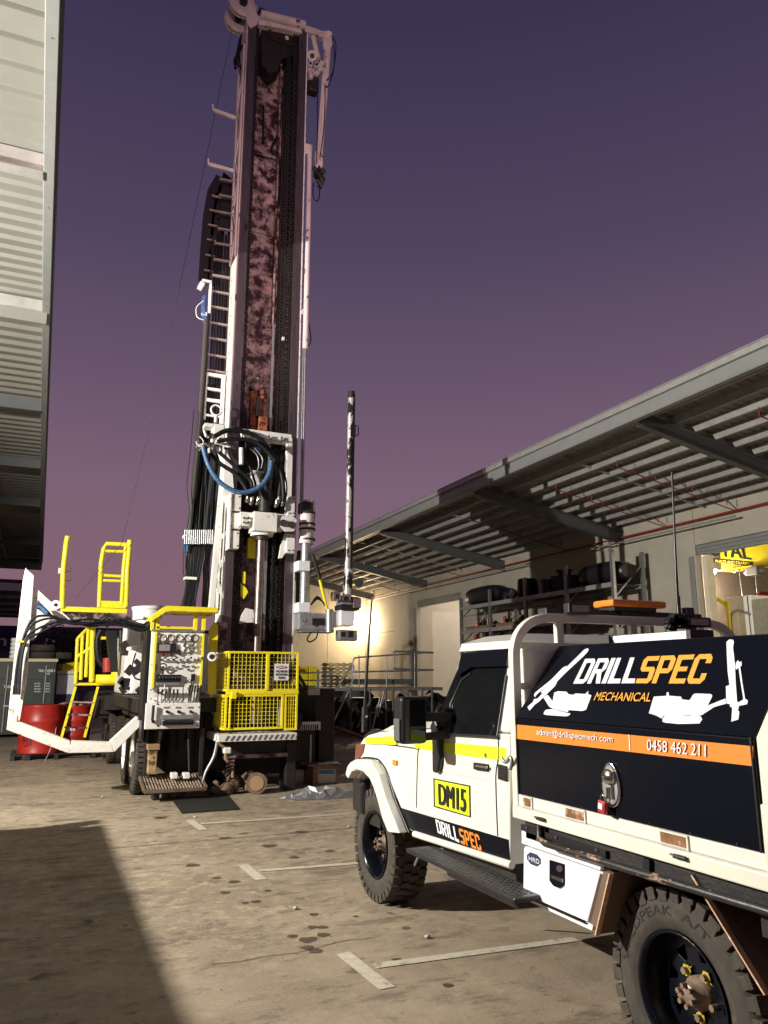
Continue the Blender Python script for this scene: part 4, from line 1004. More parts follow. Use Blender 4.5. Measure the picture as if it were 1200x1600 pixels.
rb('dark_recess', m_dark, 381, 700, 446, 800, YM+.26, .1, rig)
# rusty rod clamp in the mast above the head
m_rusto = mat('rusty_orange_clamp', (.35, .10, .03), .7, var=.4, wear=(.05, .02, .015), ws=14, wa=.5)
rc = rb('rod_clamp', m_rusto, 391, 610, 402, 670, YM+.22, .12, rig, bevel=.02); rb('clamp_jaw', m_rusto, 404, 608, 413, 650, YM+.2, .12, rc, bevel=.02); rb('clamp_pad', m_rusto, 405, 650, 419, 672, YM+.1, .15, rc, bevel=.02)
MB().cyl(R(400, 600, YM+.2), R(400, 600, YM+.3), .12, 16).build('clamp_ring', m_mastb, rc); rb('clamp_slot', m_dark, 401, 620, 406, 650, YM+.15, .1, rc)
# yellow things inside the lower mast
rb('yellow_guide', m_yel, 387, 840, 400, 872, YM+.2, .1, rig); rb('yellow_guide', m_yel, 379, 893, 384, 912, YM+.1, .1, rig); MB().prism([R(x, y, YM+.1) for x, y in ((376, 912), (384, 918), (388, 925), (381, 936), (376, 930))], (0, .06, 0)).build('yellow_guide', m_yel, rig)
MB().prism([R(x, y, YM+.05) for x, y in ((385, 950), (396, 953), (398, 972), (374, 974), (378, 960))], (0, .1, 0)).build('centraliser_plate', m_rigw, rig)
# --- right hand cylinder stack
cy = MB().cyl(R(481, 783, YR), R(478, 850, YR), .13, 20).build('feed_cylinder', m_mast, rig)
rb('cylinder_head', m_dark, 472, 783, 490, 800, YR-.13, .26, cy, bevel=.02)
for y in (801, 818, 826, 842): MB().cyl(R(480, y, YR), R(480, y+3, YR), .145, 20).build('cylinder_band', m_dark, cy)
MB().cyl(R(478, 850, YR), R(475, 962, YR), .085, 18).build('cylinder_barrel', m_steel, cy)
for y0, y1 in ((876, 892), (941, 957)): rb('cylinder_clamp', m_white, 466, y0, 485, y1, YR-.12, .24, cy, bevel=.012)
MB().cyl(R(477, 957, YR), R(476, 975, YR), .11, 16).build('cylinder_foot', m_chrome, cy)
rb('carrier_rail', m_dark, 465, 860, 472, 950, YM+.05, .1, cy)
MB().tube([R(489, 786, YR), R(492, 800, YR), R(491, 815, YR), R(488, 820, YR)], .008, 5, curve=3).build('wire', m_hose, cy)
MB().tube([R(x, y, YR-.12) for x, y in ((497, 985), (494, 997), (484, 1003), (480, 998), (486, 988))], .013, 6, curve=3).build('hose_loop', m_hose, cy)
# --- rod handler
m_alu = mat('grey_cast_arm', (.34, .34, .36), .4, .4, var=.25, vs=9, wear=(.06, .055, .055), ws=8, wa=.58)
Ya = YR-.15
rh = rb('rod_handler_arm', m_alu, 466, 958, 520, 985, Ya, .28, rig, bevel=.03)
rb('arm_window', m_dark, 488, 966, 508, 977, Ya-.008, .02, rh); rb('arm_base', m_alu, 470, 983, 522, 988, Ya+.02, .3, rh, bevel=.01)
rb('arm_knuckle', m_white, 520, 955, 534, 979, Ya-.03, .3, rh, bevel=.02); MB().cyl(R(515, 952, Ya), R(515, 988, Ya), .07, 14).build('arm_pin', m_steel, rh)
rb('gripper_housing', m_white, 532, 953, 554, 978, Ya-.08, .26, rh, bevel=.02)
rb('gripper_teeth', m_dark, 532, 945, 562, 953, Ya-.12, .3, rh); rb('gripper_bracket', m_alu, 533, 932, 562, 945, Ya-.1, .28, rh, bevel=.02)
for a in ((521, 924, 533, 938), (534, 930, 548, 939), (552, 934, 565, 950)): rb('gripper_jaw', m_chrome, *a, Ya-.16, .16, rh, bevel=.015)
for a in ((524, 928, 530, 935), (537, 932, 545, 938)): rb('jaw_slot', m_dark, *a, Ya-.168, .02, rh)
lj = rb('lower_jaw', m_steel, 530, 984, 559, 1001, Ya-.12, .2, rh, bevel=.02)
for a in ((533, 987, 540, 995), (544, 986, 552, 996)): rb('jaw_slot', m_dark, *a, Ya-.128, .02, lj)
MB().cyl(R(561, 910, Ya), R(561, 910, Ya-.12), .08, 16).build('gripper_motor', m_dark, rh)
m_rodw = mat('reflection_painted_rod', (.62, .60, .58), .4, .3, var=.3, vs=3, wear=(.025, .02, .02), ws=2.6, wa=.50, soft=.03, stretch=(1, 1, .7), wr=.3)  # white patches stand in for reflections on a dark rod
vr = MB().cyl(R(549, 616, Ya), R(542, 935, Ya), .055, 16).build('mast_rod', m_rodw, rh)
MB().cyl(R(551.5, 616, Ya), R(546.5, 915, Ya), .045, 14).build('rod_cover', m_dark, vr)
MB().cyl(R(549, 612, Ya), R(549, 622, Ya), .062, 14).build('rod_cap', m_dark, vr)
rb('rod_bracket', m_dark, 548, 663, 556, 682, Ya-.06, .12, vr); MB().tube([R(556, 665, Ya), R(560, 666, Ya), R(560, 680, Ya), R(556, 681, Ya)], .01, 5).build('bracket_loop', m_dark, vr)
MB().cyl(R(545, 890, Ya), R(542, 935, Ya), .08, 14).build('rod_sleeve', m_rodw, vr)
MB().tube([R(x, y, Ya+.1) for x, y in ((489, 868), (497, 895), (508, 940), (513, 960))], [.04, .03, .025, .02], 8).build('yellow_strap', m_yel, rh)
MB().tube([R(x, y, Ya+.08) for x, y in ((488, 866), (494, 885), (500, 905))], .035, 8).build('strap_sleeve', m_dark, rh)
mb = MB()
for k in range(3): mb.tube([R(x, y, Ya+.1) for x, y in ((486, 945), (496, 936-k*2), (508, 944+k), (516, 958))], .014, 6, curve=4)
mb.build('arm_hose', m_hose, rh)

# --- control panel
pa, pb = R(237, 985, YP), R(317, 985, YP); zt, zb = R(280, 985, YP).z, R(280, 1138, YP).z; zm = R(280, 1098, YP).z
cp = MB().box((pa.x, YP, zm), (pb.x, YP+.06, zt)).build('control_panel', m_rigw, rig, bevel=.006)
MB().box((pa.x-.02, YP-.05, zb), (pb.x+.01, YP+.05, zm-.003)).build('lower_console', m_rigw, cp, bevel=.008)
MB().box((pa.x-.06, YP+.003, zb-.15), (pa.x-.022, YP+.5, zt)).build('panel_side', m_black, cp)
MB().box((pa.x-.02, YP+.07, zb), (pb.x, YP+.45, zt-.05)).build('panel_back', m_dark, cp)
MB().box((pa.x-.0, YP-.03, zt-.02), (pb.x+.02, YP, zt+.006)).build('panel_lip', m_steel, cp)
m_dial = mat('gauge_dial', (.62, .58, .48), .4)
def gauge(x, y, r):
    p = R(x, y, YP); g_ = MB().lathe([(-.001, .001), (-.03, r), (-.035, r*.9), (-.02, r*.86)], p, (0, 1, 0), 18); g_ = MB().lathe([(0, r), (-.04, r), (-.042, r*.84), (-.025, r*.82)], p, (0, 1, 0), 20).build('gauge', m_black if x > 300 and y < 1000 else m_chrome, cp)
    MB().cyl(p+V((0, -.02, 0)), p+V((0, -.026, 0)), r*.83, 18).build('dial', m_dial, g_)
    a_ = random.uniform(-2, 2); MB().bar(p+V((0, -.029, 0)), p+V((math.sin(a_)*r*.7, -.029, math.cos(a_)*r*.7)), .006, .003, up=(0, 1, 0)).build('needle', m_blackv, g_)
for x in (253, 266, 279, 292, 304): gauge(x, 997, .058)
for x, y in ((290, 1008), (303, 1007), (291, 1016), (303, 1016)): gauge(x, y, .042)
dp = rb('display', m_black, 246, 1005, 275, 1020, YP-.04, .04, cp, label='dark digital display'); rb('screen', m_grille, 249, 1007, 266, 1017, YP-.046, .005, dp)
for x in (250, 256, 262, 268, 281): MB().cyl(R(x, 1023, YP), R(x, 1023, YP-.03), .016, 8).build('push_button', m_redtag if x in (262, 250) else m_black, cp)
MB().cyl(R(279, 1018, YP), R(279, 1018, YP-.05), .03, 12).build('knob', m_black, cp)
for i, x in enumerate((252, 261, 270, 281, 292, 303, 309)):
    p = R(x, 1031, YP); lv_ = MB().cyl(p, p+V((0, -.05, 0)), .014, 8).cyl(p+V((0, -.05, 0)), p+V((.05, -.09, .03)), .008, 6); lv_.sphere(p+V((.05, -.09, .03)), .018, 8); lv_.build('toggle_lever', m_steel if i % 2 else m_black, cp)
MB().tube([R(254, 1042, YP)+V((math.cos(t)*.05, -.06, math.sin(t)*.05)) for t in [k*.5 for k in range(13)]], .01, 6).cyl(R(254, 1042, YP), R(254, 1042, YP)+V((0, -.06, 0)), .012, 6).build('hand_wheel', m_black, cp)
rb('lever', m_black, 243, 1038, 245, 1049, YP-.06, .05, cp)
for x, y in ((275, 1043), (285, 1040), (293, 1046), (300, 1041), (266, 1046)): MB().cyl(R(x, y, YP), R(x, y, YP-.03), .018, 8).bar(R(x, y, YP-.035), R(x+4, y-2, YP-.035), .012, .012).build('rotary_switch', m_steel, cp)
bb = rb('lever_bank', m_black, 244, 1054, 283, 1065, YP-.05, .05, cp)
for k in range(7): p = R(248+k*5, 1060, YP-.05); MB().tube([p, p+V((.01, -.06, .03))], [.012, .008], 6).build('bank_lever', m_chrome, bb)
rb('bank_shade', m_steel, 244, 1066, 282, 1071, YP-.035, .035, cp)
rb('lever_block', m_black, 299, 1053, 305, 1064, YP-.05, .05, cp)
for k in range(6):
    p = R(246+k*6, 1096, YP-.03); MB().cyl(p, p+V((0, -.03, .11)), .006, 6).cyl(p+V((0, -.03, .11)), p+V((0, -.045, .18)), .014, 8).build('control_lever', m_black, cp)
for k in range(5):
    p = R(294+k*4.2, 1096, YP-.03); MB().cyl(p, p+V((.0, -.04, .14)), .008, 6).cyl(p+V((0, -.04, .14)), p+V((.01, -.055, .24)), .016, 8).build('control_lever', m_black, cp)
MB().tube([R(x, y, YP-.05) for x, y in ((296, 1062), (287, 1070), (286, 1098))], .008, 5, curve=3).tube([R(x, y, YP-.05) for x, y in ((298, 1062), (300, 1075), (297, 1090))], .008, 5, curve=3).build('cable', m_black, cp)
MB().tube([R(x, y, YP-.04) for x, y in ((238, 1076), (246, 1082), (255, 1080), (258, 1070))], .012, 6, curve=3).build('tube_handle', m_steel, cp)
for x in (261, 279, 298):
    rb('label_plate', m_steel, x-5, 1104, x+4, 1107, YP-.056, .006, cp); MB().cyl(R(x, 1112, YP-.05), R(x, 1112, YP-.09), .022, 10).bar(R(x, 1112, YP-.095), R(x+4, 1114, YP-.095), .02, .02).build('rotary_knob', m_black, cp)
rb('shade_strip', m_steel, 253, 1117, 305, 1124, YP-.085, .03, cp)
bb = rb('lever_bank', m_black, 254, 1126, 303, 1133, YP-.10, .05, cp)
for k in range(10): p = R(257+k*4.8, 1129, YP-.1); MB().cyl(p, p+V((0, -.03, .015)), .010, 6).build('bank_lever', m_chrome, bb)
MB().cyl(R(240, 1102, YP-.1), R(238, 1126, YP-.1), .02, 8).cyl(R(239, 1127, YP-.06), R(239, 1127, YP-.1), .025, 10).build('pilot_valve', m_black, cp)
MB().bar(R(244, 987, YP-.03), R(238, 1075, YP-.03), .03, .03).build('yellow_edge_rail', m_yel, cp); MB().bar(R(318, 990, YP-.03), R(313, 1075, YP-.03), .03, .03).build('yellow_edge_rail', m_yel, cp)
for x, y in ((236, 1092), (236, 1078), (246, 1100), (312, 1096), (311, 1105), (246, 1134), (308, 1134)): MB().cyl(R(x, y, YP-.03), R(x, y, YP-.06), .012, 6).build('bolt', m_dark, cp)
# hood
hz_ = R(290, 948, YP-.1).z; hx0, hx1 = R(259, 950, YP-.1).x, R(340, 950, YP-.1).x
ho = MB().box((hx0, YP-.15, hz_-.09), (hx1, YP+.55, hz_)).build('hood', m_yel, rig, bevel=.006)
MB().prism([(hx0-.001, YP-.15, hz_), (hx0-.001, YP-.15, hz_-.09), R(238, 970, YP-.15), R(238, 963, YP-.15)], (0, .7, 0)).build('hood_flare', m_yel, ho)
for a in ((236, 963, 241, 985), (244, 963, 250, 984), (303, 958, 309, 985), (316, 958, 322, 985)): rb('hood_post', m_yel, *a, YP-.02, .06, ho, bevel=.004)
mb = MB()
for k in range(24): mb.cbox((hx0+.06+k*.035, YP-.152, hz_-.08), (.016, .006, .012))
mb.build('hood_perforation', m_dark, ho)
rb('hood_bar', m_yel, 244, 979, 303, 983, YP-.02, .05, ho)
# yellow inner plate + ball joint between panel and cage
MB().prism([R(x, y, YP+.3) for x, y in ((328, 985), (336, 972), (341, 978), (337, 1085), (325, 1085))], (0, .1, 0)).build('yellow_plate', m_yel, rig)
MB().cyl(R(331, 1026, YG-.1), R(331, 1026, YG+.1), .07, 18).cyl(R(331, 1026, YG), R(340, 1024, YG), .05, 12).build('white_knuckle', m_rigw, rig, bevel=.01)
MB().cyl(R(331, 1026, YG-.105), R(331, 1026, YG-.101), .04, 16).build('knuckle_bore', m_dark, rig)
rb('mud_panel', m_mastb, 337, 972, 354, 1020, YM-.05, .05, rig)

# --- guard cage
cg = MB(); cage_w = MB(); T_ = .035
def cagepanel(nm, x0, y0, x1, y1, Y, nx, ny, d=T_):
    a = R(x0, (y0+y1)/2, Y); b = R(x1, (y0+y1)/2, Y); zt_ = R((x0+x1)/2, y0, Y).z; zb_ = R((x0+x1)/2, y1, Y).z
    fr = MB().box((a.x, Y, zb_), (a.x+d, Y+d, zt_)).box((b.x-d, Y, zb_), (b.x, Y+d, zt_)).box((a.x+d, Y+.001, zt_-d), (b.x-d, Y+d-.001, zt_)).box((a.x+d, Y+.001, zb_), (b.x-d, Y+d-.001, zb_+d))
    f_ = fr.build(nm, m_yel, cage, bevel=.004); w_ = MB()
    for k in range(1, nx): x = a.x+d+(b.x-a.x-2*d)*k/nx; w_.box((x-.0038, Y+.012, zb_+d), (x+.0038, Y+.02, zt_-d))
    for k in range(1, ny): z = zb_+d+(zt_-zb_-2*d)*k/ny; w_.box((a.x+d, Y+.0205, z-.0038), (b.x-d, Y+.028, z+.0038))
    w_.build('wire_mesh', m_yel, f_); return f_, a, b, zt_, zb_

cage = rb('guard_cage', m_yel, 354, 1080, 467, 1085, YG-.01, .06, rig)
f1 = cagepanel('upper_gate', 356, 1018, 467, 1080, YG, 17, 9)
f2 = cagepanel('lower_gate', 351, 1085, 443, 1140, YG-.005, 14, 8)
f3 = cagepanel('lower_panel', 444.5, 1085, 465, 1141, YG, 4, 8)
rb('gate_bar', m_yel, 416, 1022, 421, 1078, YG-.03, .03, cage); rb('gate_latch', m_yel, 362, 1081, 370, 1092, YG-.06, .05, cage)
rb('gate_bar', m_yel, 358, 1088, 361, 1138, YG-.03, .03, cage)
for (zt_, zb_, xx) in ((f1[3], f1[4], f1[1].x), (f2[3], f2[4], f2[1].x)):
    fr = MB().box((xx-.02, YG+.04, zt_-.035), (xx+.01, YG+.85, zt_)).box((xx-.02, YG+.04, zb_), (xx+.01, YG+.85, zb_+.035)).box((xx-.02, YG+.85, zb_), (xx+.01, YG+.89, zt_))
    f_ = fr.build('side_panel', m_yel, cage, bevel=.004); w_ = MB()
    for k in range(1, 11): w_.box((xx-.008, YG+.04+.8*k/11, zb_+.035), (xx+.0, YG+.048+.8*k/11, zt_-.035)); w_.box((xx-.0, YG+.04, zb_+(zt_-zb_)*k/11), (xx+.006, YG+.85, zb_+(zt_-zb_)*k/11+.008))
    w_.build('wire_mesh', m_yel, f_)
for k in range(20): pass
sg = rb('warning_sign', m_white, 429, 1037, 451, 1063, YG-.02, .008, cage, bevel=0)
a, b = R(431, 1040, YG-.024), R(449, 1045, YG-.024); ov = [V(((a.x+b.x)/2+math.cos(t)*(b.x-a.x)/2, YG-.0235, (a.z+b.z)/2+math.sin(t)*(a.z-b.z)/2)) for t in [k*math.pi/10 for k in range(20)]]
MB().flat(ov).build('danger_oval', m_redtag, sg)
def st(s, x0, y0, x1, y1, m_): text('lettering', s, [R(x0, y1, YG-.027), R(x1, y1, YG-.027), R(x1, y0, YG-.027), R(x0, y0, YG-.027)], m_, sg, (0, 0, 0), .004)
st('DANGER', 434, 1041, 446, 1044, m_white); st('NO ENTRY', 431, 1047, 449, 1050.5, m_blackv); st('ROTATING', 431, 1052, 449, 1055.5, m_blackv); st('RODS', 435, 1057, 445, 1060.5, m_blackv)
# machinery behind the cage
mb = MB()
for k in range(26): mb.cbox(R(random.uniform(352, 460), random.uniform(1030, 1138), YG+.55), (random.uniform(.08, .3), .2, random.uniform(.06, .3)), ry=random.choice([0, .3, 1.2]), rx=random.random()*.4)
mb.build('breakout_table', m_dark, rig, bevel=.01)
MB().cyl(R(380, 1050, YG+.2), R(380, 1050, YG+.5), .16, 18).build('breakout_jaw', m_mastb, rig); rb('breakout_plate', m_rail, 362, 1070, 462, 1082, YG+.25, .3, rig); rb('white_post', m_rigw, 436, 1094, 440, 1134, YG+.2, .05, rig)
MB().cyl(R(401, 1035, YG+.35), R(400, 1130, YG+.35), .1, 14).build('drill_collar', m_rod, rig)
for k in range(5): rb('clamp_cylinder', m_mastb, 366+k*18, 1042+(k % 2)*14, 376+k*18, 1062+(k % 2)*10, YG+.28, .12, rig, bevel=.02)
# below: step, jack, bumper
tx0, tx1 = R(339, 1150, YG).x, R(461, 1150, YG).x
stp = MB().box((tx0, YG-.1, R(400, 1157, YG).z), (tx1, YG+.8, R(400, 1146, YG).z)).build('work_step', m_rigw, rig, bevel=.006)
m_scr = mat('scraped_white_tread', (.45, .40, .36), .6, wear=(.04, .03, .025), ws=16, wa=.5)
for k in range(14): MB().bar((tx0+.1+k*.085, YG-.104, R(400, 1157, YG).z+.02), (tx0+.15+k*.085, YG-.104, R(400, 1146, YG).z-.015), .006, .02, up=(0, 1, 0)).build('tread_slot', m_dark, stp)
dk = MB().box((R(352, 1200, 13).x, 12.95, .35), (R(470, 1200, 13).x, 21.5, 1.15)).build('chassis', m_dark, rig, bevel=.03)
rb('rear_bumper', m_dark, 352, 1158, 462, 1185, YG+.3, .5, rig, bevel=.02); rb('bumper_bar', m_mastb, 366, 1178, 450, 1184, YG+.2, .1, rig, bevel=.01)
rb('frame_leg', m_dark, 447, 1160, 462, 1240, YG+.25, .4, rig, bevel=.01)
rb('under_box', m_dark, 352, 1185, 450, 1210, YG+.9, .5, rig)
jk = MB().cyl(R(401, 1224, YG), R(401, 1224, YG+.3), .16, 22).build('jack_motor', m_brown, rig, bevel=.01)
MB().cyl(R(401, 1224, YG-.012), R(401, 1224, YG-.001), .11, 20).build('motor_cap', m_card, jk)
mud = MB()
for k in range(14): mud.rock(R(random.uniform(338, 412), random.uniform(1205, 1240), YG+.1+random.uniform(0, .2)), random.uniform(.04, .11), 9, (1.2, 1, .8), .35)
mud.build('mud_caked_jack', m_brown, jk)
MB().tube([R(x, y, YG) for x, y in ((341, 1145), (335, 1180), (322, 1205), (316, 1225))], [.02, .025, .022, .016], 8, curve=3).build('bent_guard_bar', m_steel, rig)
MB().tube([R(x, y, YG) for x, y in ((338, 1160), (345, 1164), (355, 1172), (352, 1185), (362, 1195), (364, 1215))], .025, 7, curve=4).build('hydraulic_hose', m_card, rig)
rb('white_valve', m_rigw, 350, 1168, 362, 1178, YG-.05, .15, rig, bevel=.02)
for k in range(4): MB().cyl(R(354, 1185+k*6, YG-.02), R(366, 1183+k*6, YG-.02), .02, 8).build('coil', m_mastb, rig)
# operator step
m_scr2 = mat('worn_steel_grating', (.42, .33, .24), .6, .2, var=.3, wear=(.08, .05, .03), ws=14, wa=.55)
ox0, ox1 = R(226, 1220, YP-.3).x, R(322, 1220, YP-.3).x; oz = R(270, 1213, YP+.2).z
oz0 = R(270, 1234, YP-.35).z
def SL(x, u, dz=0): return V((x, YP+.3-.65*u, oz+(oz0-oz)*u+dz))
os_ = MB().bar(SL(ox0, 0), SL(ox0, 1), .04, .05).bar(SL(ox1, 0), SL(ox1, 1), .04, .05).bar(SL(ox0, 1, -.01), SL(ox1, 1, -.01), .03, .05).bar(SL(ox0, 0), SL(ox1, 0), .03, .05).build('operator_step', m_brown, rig, bevel=.006)
x = ox0+.05
while x < ox1-.03: MB().bar(SL(x, .03, .004), SL(x, .97, .004), .014, .03).build('grating_bar', m_scr2, os_); x += .042
for u in (.25, .5, .75): MB().bar(SL(ox0+.02, u, -.012), SL(ox1-.02, u, -.012), .02, .02).build('cross_bar', m_brown, os_)
for x in (ox0+.2, ox1-.3, ox0+.35): MB().box((x-.05, YP-.1, 0), (x+.05, YP+.1, oz-.1)).build('step_foot', m_dark, os_, bevel=.02)
for x in (272, 291): rb('foot_pedal', m_rigw, x-4, 1208, x+6, 1217, YP-.1, .16, os_, bevel=.01)
rb('step_post', m_dark, 226, 1138, 231, 1213, YP+.15, .06, rig); rb('step_post', m_dark, 312, 1138, 318, 1213, YP+.1, .06, rig)
MB().cyl(R(294, 1140, YP+.15), R(296, 1205, YP+.1), .02, 8).build('pedal_rod', m_dark, rig)
m_timb = mat('oily_timber', (.40, .27, .13), .7, var=.3, wear=(.08, .05, .03), ws=9, wa=.5)
rb('timber_block', m_timb, 232, 1173, 245, 1210, YP, .2, rig, bevel=.01); rb('block_cap', m_card, 231, 1163, 250, 1172, YP-.02, .25, rig)
# wheels
def rigwheel(x, y, R_, w_=.28, hub=m_rigw):
    t = MB().lathe([(-w_/2, R_*.55), (-w_/2, R_*.86), (-w_*.38, R_*.97), (0, R_), (w_*.38, R_*.97), (w_/2, R_*.86), (w_/2, R_*.55)], (x, y, R_), (1, 0, 0), 36).build('wheel', m_rubber, rig)
    MB().lathe([(-w_/2-.01, R_*.55), (-w_/2+.05, R_*.5), (-w_/2+.10, R_*.46), (-w_/2+.10, R_*.24), (-w_/2-.03, R_*.2), (-w_/2-.03, .01)], (x, y, R_), (1, 0, 0), 28).build('rim', hub, t)
    tr_ = MB()
    for k in range(44):
        a_ = k*2*math.pi/44
        for s_ in (-1, 1): tr_.cbox((x+s_*w_*.3, y+math.cos(a_+s_*.03)*R_, R_+math.sin(a_+s_*.03)*R_), (w_*.36, .05, .03), rx=a_-math.pi/2)
    tr_.build('tread', m_rubber, t, kind='stuff')
    nb = MB()
    for k in range(10): a_ = k*math.pi/5; nb.cyl((x-w_/2+.10, y+math.cos(a_)*R_*.36, R_+math.sin(a_)*R_*.36), (x-w_/2+.05, y+math.cos(a_)*R_*.36, R_+math.sin(a_)*R_*.36), .02, 6)
    nb.build('wheel_nut', m_dark, t)
xw = onZ(208, 1238).x+.08
rigwheel(xw, 12.95, .52); rigwheel(xw, 14.25, .52); rigwheel(xw, 17.6, .52, hub=m_dark); rigwheel(xw, 18.9, .52, hub=m_dark)
MB().prism([(xw-.15, 12.3, 1.12), (xw-.15, 14.9, 1.12), (xw-.15, 14.9, 1.18), (xw-.15, 12.3, 1.18)], (.5, 0, 0)).build('mudguard', m_dark, rig)
# deck and body behind the panel
bx0 = xw-.15
MB().box((bx0+.5, 12.95, .28), (R(350, 1200, 13).x-.01, 16.8, 1.19)).build('under_body', m_dark, rig, bevel=.03)
MB().box((bx0+.5, 16.82, .35), (R(350, 1200, 13).x-.01, 21.0, 1.19)).build('under_body_rear', m_dark, rig, bevel=.06)  # both under-body blocks added to fill the see-through underside with black
for k in range(5): MB().cyl((bx0+.55+k*.14, 12.9, .5+.12*(k%3)), (bx0+.55+k*.14, 12.9, 1.15), .025, 8).build('hydraulic_pipe', m_dark, rig)
MB().box((bx0, 12.7, 1.2), (tx1, 21, 1.42)).build('deck', m_dark, rig, bevel=.01)
MB().box((bx0+.05, 15.5, 1.43), (bx0+1.6, 17.5, 2.6)).build('engine_cover', m_rigw, rig, bevel=.05)
rb('pump_housing', m_rigw, 205, 985, 236, 1085, 14.2, .7, rig, bevel=.06); rb('white_panel', m_tray, 222, 1000, 232, 1085, 13.6, .2, rig, bevel=.02)
rb('valve_bank', m_rigw, 194, 978, 222, 1010, 13.9, .3, rig, bevel=.03)
for k in range(16): MB().cbox(R(random.uniform(190, 232), random.uniform(985, 1080), 13.8), (random.uniform(.05, .15), .1, random.uniform(.04, .16)), ry=random.random()).build('pump_fitting', m_steel, rig, bevel=.006)
tk = MB().cyl(R(231, 968, 14.3), R(231, 949, 14.3), .26, 24).build('air_filter', m_rigw, rig, bevel=.015); MB().cyl(R(231, 953, 14.3), R(231, 948, 14.3), .275, 24).build('filter_lid', m_rigw, tk, bevel=.01)
MB().cyl(R(231, 985, 14.3), R(231, 968, 14.3), .2, 20).build('filter_neck', m_rigw, tk)
MB().box((bx0-.15, 17, 1.1), (bx0+.4, 18.8, 1.38)).build('side_plate', m_rusto if False else m_dark, rig)
MB().tube([R(x, y, 14.0) for x, y in ((212, 1020), (206, 1045), (212, 1060), (226, 1062))], .014, 7, curve=4).build('blue_hose', m_blue, rig)
MB().tube([R(x, y, 13.4) for x, y in ((236, 1005), (229, 1030), (232, 1062))], .016, 6, curve=4).build('blue_hose', m_blue, rig)
MB().tube([R(x, y, 16.5) for x, y in ((158, 985), (152, 1000), (154, 1030), (168, 1045))], .06, 8, curve=3).build('exhaust_elbow', m_hose, rig)
MB().prism([R(x, y, 16.2) for x, y in ((166, 985), (183, 985), (184, 1050), (174, 1050))], (0, .3, 0)).build('flexible_duct', m_hose, rig)
MB().cyl(R(168, 1050, 16.3), R(168, 1028, 16.3), .09, 14).build('red_filter', m_redp, rig)
for x in (189, 194): MB().cyl(R(x, 1018, 15), R(x, 985, 15), .04, 10).build('black_cylinder', m_black, rig)
MB().box((R(470, 1100, 14).x, 13.2, .3), (R(500, 1100, 14).x, 15.5, 1.55)).build('rear_right_box', m_dark, rig, bevel=.02)
rb('comb_bar', m_rigw, 466, 1128, 501, 1141, 12.9, .08, rig)
for k in range(9): rb('comb_slot', m_dark, 468+k*3.5, 1132, 469.6+k*3.5, 1141, 12.89, .01, rig, bevel=0)
MB().box((R(466, 1000, 13.3).x, 13.2, .2), (R(498, 1000, 13.3).x, 13.6, R(480, 1140, 13.3).z)).build('tool_rack', m_dark, rig)
rb('support_leg', m_steel, 484, 1148, 487, 1192, 12.9, .04, rig)
MB().bar(R(467, 1055, 12.9), R(480, 1078, 12.9), .06, .04).bar(R(467, 1068, 12.9), R(476, 1080, 12.9), .05, .04).build('brace_bar', m_dark, rig)
rb('white_bracket', m_bgt, 482, 1076, 500, 1086, 13.1, .06, rig)
# upper yellow basket
YB = 16.2

def B(x, y, Y=YB): return onY(x, y, Y)
ub = rbox(MB(), 95, 949, 199, 957, YB, .9).build('upper_platform', m_yel, rig, bevel=.01)
def pipe(pts, r_=.03, nm='guard_rail', par=None, m_=m_yel, Y=YB, c=0): return MB().tube([B(x, y, Y) if len((x, y)) == 2 else 0 for x, y in pts], r_, 8, curve=c).build(nm, m_, par or ub)
pipe([(97, 950), (99, 890), (104, 846), (106, 838)], .05, 'gate_post')
pipe([(155, 948), (158, 880), (162, 858), (166, 850), (202, 851)], .045); pipe([(197, 948), (199, 890), (203, 844)], .05); pipe([(190, 945), (193, 890), (197, 852)], .04)
pipe([(164, 861), (198, 862)], .032); pipe([(162, 899), (197, 901)], .032); pipe([(161, 907), (196, 908)], .03)
rb('kick_plate', m_yel, 152, 939, 197, 950, YB-.03, .03, ub)
for y in (890, 905): MB().cbox(B(106, y), (.12, .08, .06)).build('latch', m_brown, ub, bevel=.01)
MB().tube([B(97, 890), B(93, 888), B(93, 896)], .025, 6).build('latch_hook', m_tray, ub)
MB().prism([B(x, y, YB) for x, y in ((98, 957), (197, 958), (222, 978), (190, 975), (120, 970))], (0, .8, 0)).build('platform_underside', m_mastb, ub)
# lower yellow walkway
YL = 17.4
lw = rbox(MB(), 117, 1067, 200, 1071, YL, 1.0).build('lower_walkway', m_yel, rig, bevel=.01)
for pts in ([(118, 1068), (121, 998)], [(126, 1062), (129, 990)], [(134, 1058), (138, 982)], [(143, 1062), (145, 976), (139, 980), (121, 998)], [(119, 1027), (145, 1010)], [(146, 997), (210, 997)]):
    pipe(pts, .035, 'hand_rail', lw, Y=YL)
pipe([(143, 1065), (145, 978)], .055, 'hand_rail', lw, Y=YL)
cz = B(172, 1061, YL); MB().lathe([(-.1, .01), (-.1, .40), (.09, .40), (.09, .01)], (cz.x, YL+.3, cz.z), (0, 0, 1), 26).build('round_base', m_yel, lw)
MB().cyl(B(186, 1056, YL), B(188, 1022, YL), .16, 16).build('yellow_post', m_yel, lw)
for x0, x1 in ((118, 96), (153, 132)): MB().bar(B(x0, 1073, YL-.1), B(x1, 1152, YL-.1), .05, .03).build('ladder_rail', m_yel, lw)
for f_ in (.3, .55, .8): x_ = 118-22*f_; MB().bar(B(x_, 1073+79*f_, YL-.1), B(x_+35.5, 1073+79*f_+1, YL-.1), .04, .03).build('ladder_rung', m_mastb, lw)
MB().box((B(150, 1080, 18).x, 18, .9), (B(235, 1080, 18).x, 21, 1.4)).build('deck_front', m_dark, rig)
